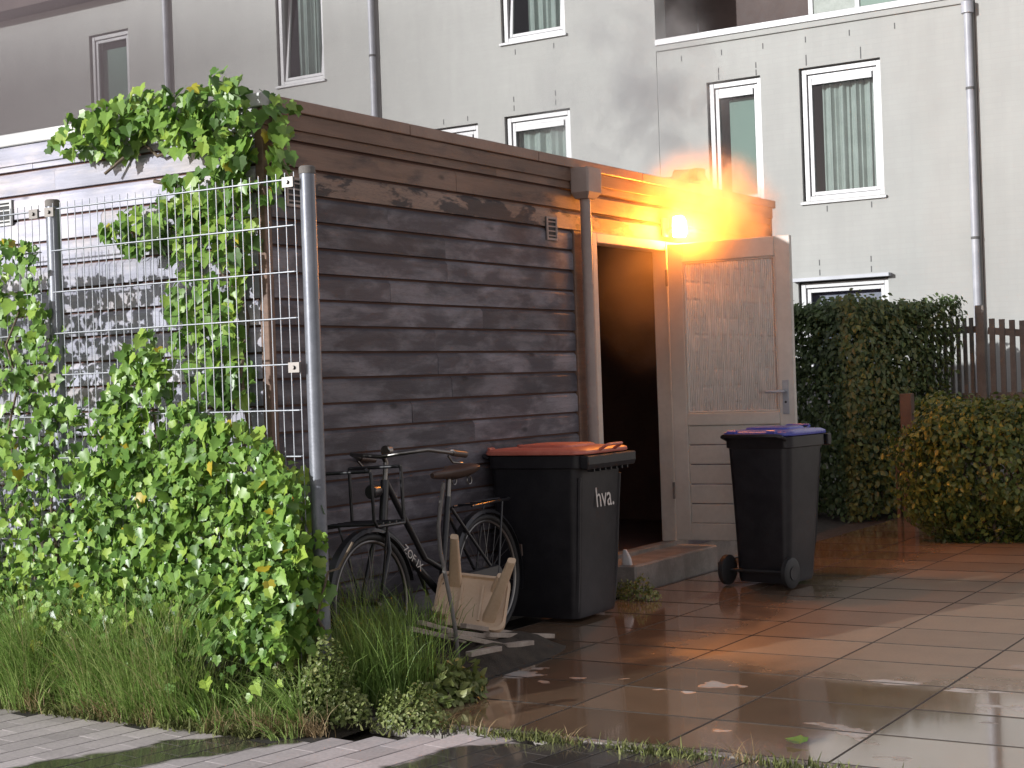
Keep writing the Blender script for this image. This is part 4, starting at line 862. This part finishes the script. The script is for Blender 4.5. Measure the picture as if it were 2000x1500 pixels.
# dark tree-like bush behind the slat fence at the frame edge
db = empty('shrub', (1.75, 10.6, 0)); tag(db, 'dark bush rising behind the slat fence at the frame edge', 'shrub')
n = 4000; p = rng.normal(0, 1, (n, 3)); p /= np.linalg.norm(p, axis=1, keepdims=True); P_ = p * (rng.uniform(.4, 1, (n, 1)) ** .5) * [.55, .35, .85] + [0, 0, .95]; P_[:, 2] = np.clip(P_[:, 2], .02, 3)
put('foliage', foliage_mesh('foliage', P_, p + rng.normal(0, .5, p.shape), rng.normal(0, .6, p.shape), rng.uniform(.04, .09, n), rng.random(n) * .7, M['hedge'], (OV, OF)), db)['kind'] = 'stuff'
for i in range(5): MB().tube(wander((rng.uniform(-.2, .2), rng.uniform(-.1, .1), -.05), (rng.uniform(-.3, .3), rng.uniform(-.2, .2), 1.4), 6, .04), [.02] * 3 + [.01] * 3, 6).build('stem', M['twig'], db)
# fallen leaf on the slabs
fl_ = put('fallen_leaf', IVY_ME, None, (on_z(1566, 1457).x, on_z(1566, 1457).y, 0.012), (R(8), R(-6), R(70)), (0.085,) * 3); tag(fl_, 'single green leaf lying on the wet slabs', 'leaf')

# ------------------------------------------------------------------ wheelie bins (front at local -y, hinge and wheels at +y)
def bin_(loc, rz, lidmat, label, W=0.55, D=0.56, H=1.02, letters=None, lidlift=0.0, tp=1.0):
    root = empty('wheelie_bin', (loc[0], loc[1], 0.004), rz); tag(root, label, 'wheelie bin', 'wheelie bins by the shed')
    prof = [(0.00, .76, .70, .045), (0.03, .79, .73, .05), (0.30, .84, .80, .055), (0.62, .90, .88, .06), (0.86, .95, .95, .06), (0.90, .95, .95, .06)]
    rings = [rrect(W * a, D * b, r, 0.02 + z / 1.0 * H * 0.98, 5, 0, D * (1 - b) * .32) for z, a, b, r in [(z, .95 - (.95 - a) * tp, .95 - (.95 - b) * tp, r) for z, a, b, r in prof]]
    MB().loft(rings).build('body', M['binblack'], root, smooth=True)
    # rim and front lip
    zr = 0.02 + .90 * H * .98
    MB().loft([rrect(W * .97, D * .97, .06, zr - .03, 5, 0, D * .012), rrect(W * 1.01, D * 1.01, .06, zr - .025, 5, 0, 0), rrect(W * 1.01, D * 1.01, .06, zr + .045, 5, 0, 0), rrect(W * .99, D * .99, .06, zr + .05, 5, 0, 0)]).build('rim', M['binblack'], root, smooth=True)
    lip = MB().loft([[Vector((x, y, z)) for x, y, z in ((s * W * .52, -D * .50, zr + .045), (s * W * .52, -D * .50 - .055, zr + .045), (s * W * .52, -D * .50 - .055, zr - .005), (s * W * .52, -D * .50 - .045, zr - .035), (s * W * .52, -D * .50, zr - .028))] for s in (-1, 1)])
    lip.build('lifting_lip', M['binblack'], root, bevel=.006)
    for i in range(7):
        x_ = -W * .36 + W * .72 * i / 6; MB().box(x_ - .006, x_ + .006, -D * .5 - .044, -D * .5, zr - .05, zr - .03).build('lip_rib', M['binblack'], root)
    # ribs down the front corners
    for s in (-1, 1):
        MB().tube([(s * W * (.43 - .095 * tp), -D * (.445 - .20 * tp), .06), (s * W * (.43 - .055 * tp), -D * (.445 - .12 * tp), .30 * H), (s * W * (.43 - .03 * tp), -D * (.445 - .055 * tp), .62 * H), (s * W * (.43 - .01 * tp), -D * (.445 - .005 * tp), .82 * H)], .012, 6).build('corner_rib', M['binblack'], root, smooth=True)
    # lid
    lz = zr + .052; lid = empty('lid', (0, D * .5, lz)); lid.parent = root; lid.rotation_euler = (-lidlift, 0, 0)
    def lr(w, d, r, z, cy=-.5): return rrect(w, d, r, z, 5, 0, D * cy)
    MB().loft([lr(W * 1.06, D * 1.06, .07, 0), lr(W * 1.07, D * 1.07, .07, .006), lr(W * 1.06, D * 1.06, .07, .022), lr(W * .98, D * .96, .07, .034), lr(W * .80, D * .74, .07, .038)]).build('lid_shell', lidmat, lid, smooth=True)
    MB().loft([lr(W * .66, D * .56, .05, .0385), lr(W * .64, D * .54, .05, .050), lr(W * .58, D * .48, .05, .055)]).build('lid_panel', lidmat, lid, smooth=True)
    MB().tube([(-.09, -D * 1.03, .02), (-.09, -D * 1.03 - .045, .045), (-.08, -D * 1.03 - .055, .05), (.08, -D * 1.03 - .055, .05), (.09, -D * 1.03 - .045, .045), (.09, -D * 1.03, .02)], .009, 8).build('lid_grip', lidmat, lid, smooth=True)
    for s in (-1, 1): MB().tube([(s * W * .30 - .03, .045, .02), (s * W * .30 + .03, .045, .02)], .022, 10).build('lid_hinge', lidmat, lid, smooth=True)
    MB().tube([(-W * .44, D * .5, zr + .03), (-W * .44, D * .5 + .06, zr + .05), (-W * .40, D * .5 + .072, zr + .055), (W * .40, D * .5 + .072, zr + .055), (W * .44, D * .5 + .06, zr + .05), (W * .44, D * .5, zr + .03)], .014, 8).build('handle', M['binblack'], root, smooth=True)
    ay = D * .5 + .02
    MB().tube([(-W * .46, ay, .10), (W * .46, ay, .10)], .011, 8).build('axle', M['black_rubber'], root, smooth=True)
    for s in (-1, 1):
        w_ = MB(); rr_ = [(.02, .0), (.085, .0), (.1, .008), (.1, .037), (.085, .045), (.02, .045)]
        w_.loft([[Vector((s * (W * .43 + q), ay + r_ * math.cos(a), .10 + r_ * math.sin(a))) for a in [2 * math.pi * i / 28 for i in range(28)]] for r_, q in rr_])
        wo_ = w_.build('wheel', M['black_rubber'], root, smooth=True)
        MB().tube([(s * (W * .43 + .0455), ay, .10), (s * (W * .43 + .050), ay, .10)], .045, 18).build('hub', M['binblack'], wo_, smooth=True)
    if letters:
        o = put('lettering', text_mesh(letters, .125, M['letter']), root, (W * .08, -D * (.468 - .036 * tp), .69 * H), (R(90 - 8 * tp), 0, 0), (1.15, 1.35, 1))
        o.data.materials[0] = M['letter']
    return root
b1_ = bin_((0.385, 2.13), R(90), M['lidorange'], 'black wheelie bin with faded orange lid and white lettering beside the bicycle', letters='hva.', W=.57, D=.64, tp=.45)
b2_ = bin_((1.05, 3.90), R(172), M['lidblue'], 'black wheelie bin with blue lid in front of the open door', W=.50, D=.50, H=1.04)
st_ = MB().box(-.028, .028, -.003, 0, -.024, .024).build('sticker', M['letter'], b2_, (-.19, .205, .90)); st_.rotation_euler = (R(-4), 0, 0)

# ------------------------------------------------------------------ bicycle: rear axle at local origin, front towards -y
bike = empty('bicycle', (0.37, 1.36, 0.0)); bike.rotation_euler = (0, R(-2.5), R(1.0)); tag(bike, 'black city bicycle with brown saddle parked along the shed wall', 'bicycle')
def T(name, pts, r, mat, parent=bike, n=10): return MB().tube(pts, r, n).build(name, mat, parent, smooth=True)
WR = 0.335; FYB = -1.09
def wheel(y):
    tyre = MB().ring((0, y, WR + .004), (1, 0, 0), WR - .014, .019, 56, 10).build('wheel', M['black_rubber'], bike, smooth=True)
    MB().ring((0, y, WR + .004), (1, 0, 0), WR - .037, .0105, 56, 8).build('rim', M['chrome'], tyre, smooth=True)
    T('hub', [(-.05, y, WR), (.05, y, WR)], .018, M['chrome'], tyre)
    for i in range(28):
        a = 2 * math.pi * i / 28; s = .022 if i % 2 else -.022; off = .35 if (i // 2) % 2 else -.35
        T('spoke', [(s, y + .02 * math.cos(a + off), WR + .02 * math.sin(a + off)), (0, y + (WR - .045) * math.cos(a), WR + .004 + (WR - .045) * math.sin(a))], .0013, M['chrome'], tyre, 5)
    return tyre
wheel(0.0); wheel(FYB)
def guard(y, a0, a1):
    mb = MB(); rings = []
    for i in range(25):
        a = R(a0 + (a1 - a0) * i / 24); c = Vector((0, y + (WR + .022) * math.cos(a), WR + .004 + (WR + .022) * math.sin(a))); d = Vector((0, math.cos(a), math.sin(a)))
        rings.append([c + Vector((x_, 0, 0)) + d * q for x_, q in ((-.028, -.012), (-.02, .006), (.02, .006), (.028, -.012), (.02, .003), (-.02, .003))])
    mb.loft(rings).build('mudguard', M['bikeblack'], bike, smooth=True)
guard(0, -20, 170); guard(FYB, 10, 160)
BB = (0, -.47, .29); ST = (0, -.335, .80); HT = (0, -.905, .93); HB = (0, -.955, .68)
down = T('frame', [HB, (0, -.86, .62), BB], .020, M['bikeblack']); T('frame', [HT, (0, -.80, .78), (0, -.60, .50), (0, -.43, .42)], .017, M['bikeblack'])
T('frame', [BB, ST], .018, M['bikeblack']); T('head_tube', [HT, HB], .022, M['bikeblack'])
for s in (-1, 1):
    T('frame', [(s * .03, -.45, .29), (s * .065, 0, WR)], .011, M['bikeblack']); T('frame', [(s * .02, -.345, .74), (s * .065, 0, WR)], .009, M['bikeblack'])
    T('fork', [(s * .03, -.96, .67), (s * .055, -.985, .58), (s * .055, FYB + .01, WR + .04), (s * .055, FYB, WR)], .012, M['bikeblack'])
T('seat_post', [ST, (0, -.315, .905)], .014, M['chrome'])
sd2 = MB(); rg = []
for y_, w_, z_, q_ in ((-.475, .012, .928, .4), (-.44, .026, .932, .6), (-.36, .038, .932, .7), (-.28, .075, .932, .9), (-.20, .112, .945, 1.0), (-.155, .105, .95, .9), (-.135, .06, .945, .5)):
    rg.append([Vector((w_ * math.cos(a), y_, z_ + (.022 if math.sin(a) > 0 else .05) * math.sin(a) * q_)) for a in [2 * math.pi * i / 16 for i in range(16)]])
sdl = sd2.loft(rg).build('saddle', M['saddle'], bike, smooth=True)
for s in (-1, 1): MB().ring((s * .05, -.19, .878), (1, 0, 0), .022, .004, 14, 5).build('saddle_spring', M['chrome'], sdl, smooth=True)
T('stem', [HT, (0, -.885, 1.02), (0, -.905, 1.05)], .013, M['chrome'])
hb = T('handlebar', [(-.29, -.60, 1.03), (-.29, -.72, 1.045), (-.24, -.85, 1.07), (-.10, -.92, 1.06), (0, -.925, 1.05), (.10, -.92, 1.06), (.24, -.85, 1.07), (.29, -.72, 1.045), (.29, -.60, 1.03)], .011, M['chrome'])
for s in (-1, 1):
    T('grip', [(s * .29, -.585, 1.028), (s * .29, -.71, 1.044)], .017, M['saddle'], hb); T('brake_lever', [(s * .285, -.74, 1.03), (s * .283, -.70, .995), (s * .285, -.61, .985)], .006, M['chrome'], hb)
MB().loft([[Vector((.03 * math.cos(a) - .06, -.80 + q, 1.075 + .03 * math.sin(a))) for a in [2 * math.pi * i / 14 for i in range(14)]] for q in (0, .02, .03)]).build('bell', M['chrome'], hb, smooth=True)
MB().loft([[Vector((r_ * math.cos(a), -.985 - q, .88 + r_ * math.sin(a))) for a in [2 * math.pi * i / 16 for i in range(16)]] for q, r_ in ((-.03, .02), (0, .034), (.05, .036), (.056, .03))]).build('headlamp', M['bikeblack'], bike, smooth=True)
# front carrier with a bent frame
for s in (-1, 1):
    T('front_carrier', [(s * .16, -.99, .72), (s * .16, -1.22, .72), (s * .16, -1.24, .75), (s * .16, -1.24, .98), (s * .13, -1.24, 1.0)], .009, M['bikeblack']); T('front_carrier', [(s * .16, -.99, .72), (s * .16, -.985, 1.0)], .009, M['bikeblack']); T('carrier_stay', [(s * .15, -1.12, .72), (s * .06, FYB, WR)], .006, M['bikeblack'])
T('front_carrier', [(-.16, -1.24, .99), (.16, -1.24, .99)], .009, M['bikeblack']); T('front_carrier', [(-.16, -.985, 1.0), (.16, -.985, 1.0)], .009, M['bikeblack'])
for i in range(5): T('carrier_slat', [(-.16, -1.0 - i * .055, .73), (.16, -1.0 - i * .055, .73)], .007, M['bikeblack'])
# rear carrier, chain case, crank, kickstand
for s in (-1, 1): T('rear_carrier', [(s * .06, -.20, .735), (s * .06, .20, .745), (s * .03, .24, .745)], .007, M['bikeblack']); T('carrier_stay', [(s * .06, .12, .74), (s * .075, 0, WR)], .006, M['bikeblack'])
for y_ in (-.15, -.03, .09, .19): T('rear_carrier', [(-.06, y_, .742), (.06, y_, .742)], .006, M['bikeblack'])
cc = MB().loft([[Vector((x_, y_, z_)) for y_, z_ in ((-.57, .29), (-.55, .36), (-.49, .395), (-.40, .385), (.02, .395), (.055, .36), (.055, .31), (.02, .285), (-.40, .20), (-.49, .185), (-.55, .22))] for x_ in (.045, .075)]).build('chain_case', M['bikeblack'], bike, bevel=.006)
ck = T('crank', [(.085, -.47, .29), (.095, -.40, .14)], .010, M['chrome']); MB().box(.105, .19, -.44, -.36, .125, .15).build('pedal', M['black_rubber'], ck, bevel=.004)
ck = T('crank', [(-.085, -.47, .29), (-.095, -.54, .44)], .010, M['chrome']); MB().box(-.19, -.105, -.58, -.50, .43, .455).build('pedal', M['black_rubber'], ck, bevel=.004)
T('kickstand', [(.05, -.40, .27), (.14, -.36, .005)], .008, M['chrome'])
MB().box(-.02, .02, .365, .375, .40, .47).build('tail_lamp', M['saddle'], bike, bevel=.004)
# lettering on the down tube, facing the yard
dv = (Vector(BB) - Vector((0, -.86, .62))); ang = math.atan2(dv.z, dv.y)
lt = put('lettering', text_mesh('ZOF IX', .062, M['letter'], .0006), down, (0.0212, -.735, .515)); lt.rotation_euler = Matrix(((0, 0, 1), (math.cos(ang), -math.sin(ang), 0), (math.sin(ang), math.cos(ang), 0))).to_euler()

# ------------------------------------------------------------------ stool lying on a heap of wood strips, bent pole
stool = empty('stool', on_x(913, 1226, 0.62)); tag(stool, 'upturned beige plastic stool lying against the bicycle wheel', 'stool')
tc = (CAM - stool.location); tc.z = 0; tc.normalize()
zax = (UP * .62 + tc * .78).normalized(); xax = UP.cross(tc).normalized(); xax = (xax - zax * xax.dot(zax)).normalized()
xax = Matrix.Rotation(R(-10), 3, zax) @ xax; yax = zax.cross(xax)
stool.matrix_world = Matrix(((xax.x, yax.x, zax.x, stool.location.x), (xax.y, yax.y, zax.y, stool.location.y), (xax.z, yax.z, zax.z, stool.location.z), (0, 0, 0, 1)))
SH = 0.30
MB().loft([rrect(.36, SH, .05, -.012, 5, 0, SH / 2), rrect(.38, SH + .02, .05, -.006, 5, 0, SH / 2), rrect(.38, SH + .02, .05, .022, 5, 0, SH / 2), rrect(.355, SH - .01, .05, .026, 5, 0, SH / 2), rrect(.345, SH - .02, .05, .008, 5, 0, SH / 2)]).build('seat', M['stool'], stool, smooth=True)
def sleg(x, y, dx, dy, L_, nm='leg'):
    MB().loft([rrect(.068 - .026 * k / 4, .052 - .020 * k / 4, .016, .0, 3, x + dx * k / 4, y + dy * k / 4) if False else [Vector((p.x, p.y, L_ * k / 4)) for p in rrect(.068 - .026 * k / 4, .052 - .020 * k / 4, .012, 0, 3, x + dx * k / 4, y + dy * k / 4)] for k in range(5)]).build(nm, M['stool'], stool, smooth=True)
sleg(-.10, SH - .05, -.01, .08, .33); sleg(.12, SH - .06, .02, .03, .10, 'broken_leg'); sleg(.10, .06, .10, .16, .34); sleg(-.13, .06, -.04, -.01, .07, 'broken_leg')
for x_ in (-.06, .05): MB().box(x_ - .006, x_ + .006, .04, SH - .05, .0085, .02).build('rib', M['stool'], stool)
lath = [((800, 1228), (905, 1252), .70), ((820, 1216), (900, 1238), .64), ((905, 1222), (1052, 1246), .70), ((880, 1240), (985, 1262), .80), ((985, 1262), (1038, 1255), .86), ((950, 1240), (1078, 1242), .76), ((915, 1278), (975, 1266), .92), ((868, 1232), (1000, 1250), .72), ((1000, 1238), (1065, 1250), .66)]
desc = ['long grey wood strip at the left end of the heap', 'wood strip under the left side of the stool', 'topmost wood strip of the heap, below the stool leg', 'wood strip slanting under the bent pole', 'short pale-ended wood strip at the front of the heap', 'longest wood strip, its end pointing at the orange-lid bin', 'short loose wood strip in front of the heap', 'wood strip in the middle of the heap behind the pole', 'thin wood strip at the right end of the heap']
for (a, b, z), dsc in zip(lath, desc):
    p0 = on_x(*a, z); p1 = on_x(*b, z + .03); o = beam('wood_strip', p0, p1, .040, .024, M['lath'], None, .002); tag(o, dsc, 'wood strip', 'heap of wood strips')
pp = [on_x(x, y, X) for x, y, X in ((866, 945, .52), (860, 990, .56), (856, 1030, .60), (860, 1075, .66), (871, 1130, .74), (883, 1190, .80), (890, 1235, .83), (895, 1285, .85))]
po = MB().tube(pp, .0105, 10).build('bent_pole', M['slat'], None, smooth=True); tag(po, 'thin bent metal pole leaning in front of the stool and bicycle', 'pole')
ws = MB().loft([rrect(.07, .03, .01, .17, 3, .25, 3.235), rrect(.06, .03, .01, .22, 3, .245, 3.235), rrect(.02, .02, .006, .27, 3, .235, 3.235)]).build('plastic_scrap', M['white'], None, smooth=True); tag(ws, 'small white plastic scrap on the doorstep behind the orange-lid bin', 'scrap')

# ------------------------------------------------------------------ smoke
def smoke(name, label, mb, dens, color, absorb=None, nscale=2.0, lo=.42, hi=.75, grad=None, aniso=0.2):
    mt = bpy.data.materials.new(name + '_volume'); mt.use_nodes = True; t = NT(mt); t.n.clear()
    v = t.new('ShaderNodeVolumePrincipled'); v.inputs['Color'].default_value = rgb(color); v.inputs['Anisotropy'].default_value = aniso
    if absorb: v.inputs['Absorption Color'].default_value = rgb(absorb)
    d = None
    if nscale:
        f = t.noise(nscale, 4, t.pos(), .6, .8); d = t.math('MULTIPLY', t.ramp(f, lo, hi), dens)
    if grad: 
        gsk = grad(t); d = t.math('MULTIPLY', gsk, dens if d is None else d)
    if d is None: v.inputs['Density'].default_value = dens
    else: t.link(d, v.inputs['Density'])
    o = t.new('ShaderNodeOutputMaterial'); t.link(v.outputs[0], o.inputs['Volume'])
    ob = mb.build('smoke', mt); tag(ob, label, 'smoke', kind='stuff'); return ob
def blob(c, r, n=24, m_=14):
    mb = MB(); rings = []
    for i in range(1, m_):
        th = math.pi * i / m_; rings.append([Vector((c[0] + r[0] * math.sin(th) * math.cos(2 * math.pi * k / n), c[1] + r[1] * math.sin(th) * math.sin(2 * math.pi * k / n), c[2] + r[2] * math.cos(th))) for k in range(n)])
    return mb.loft(rings)
def falloff(c, r):
    def f(t):
        s = t.sep(t.pos()); a = None
        for i in range(3):
            q = t.math('POWER', t.math('DIVIDE', t.math('SUBTRACT', s[i], c[i]), r[i]), 2.0); a = q if a is None else t.math('ADD', a, q)
        return t.math('POWER', t.math('SUBTRACT', 1.0, t.ramp(a, 0.0, 1.0)), 1.6)
    return f
c_, r_ = (0.44, 4.45, 2.60), (0.40, 1.25, 0.52)
smoke('lamp_smoke', 'orange-lit smoke hanging round the wall lamp', blob(c_, r_), 5.0, (.85, .72, .58), None, 3.4, .36, .66, falloff(c_, r_))
c_, r_ = (0.10, 3.92, 2.05), (0.34, 0.80, 0.75)
smoke('doorway', 'brown smoke hanging in the open doorway', blob(c_, r_), 0.9, (.6, .5, .42), None, 2.0, .25, .7, falloff(c_, r_))
c_, r_ = (-0.75, 5.6, 3.75), (0.95, 1.3, 1.15)
smoke('plume', 'thin grey smoke drifting up above the shed roof', blob(c_, r_), 2.4, (.66, .66, .66), None, 2.1, .44, .68, falloff(c_, r_))
def gx(t): s = t.sep(t.pos()); return t.ramp(t.math('MULTIPLY', s[0], -1.0), 3.5, 17.0)
smoke('dimming_drift', 'brownish smoke in front of the far left houses, thickened to dim them', MB().box(-24, -3.9, 7.2, 11.4, 0.3, 7.7), 0.20, (.34, .29, .30), None, 0, grad=gx, aniso=0.0)  # haze made denser leftward, standing in for lamp light falling off
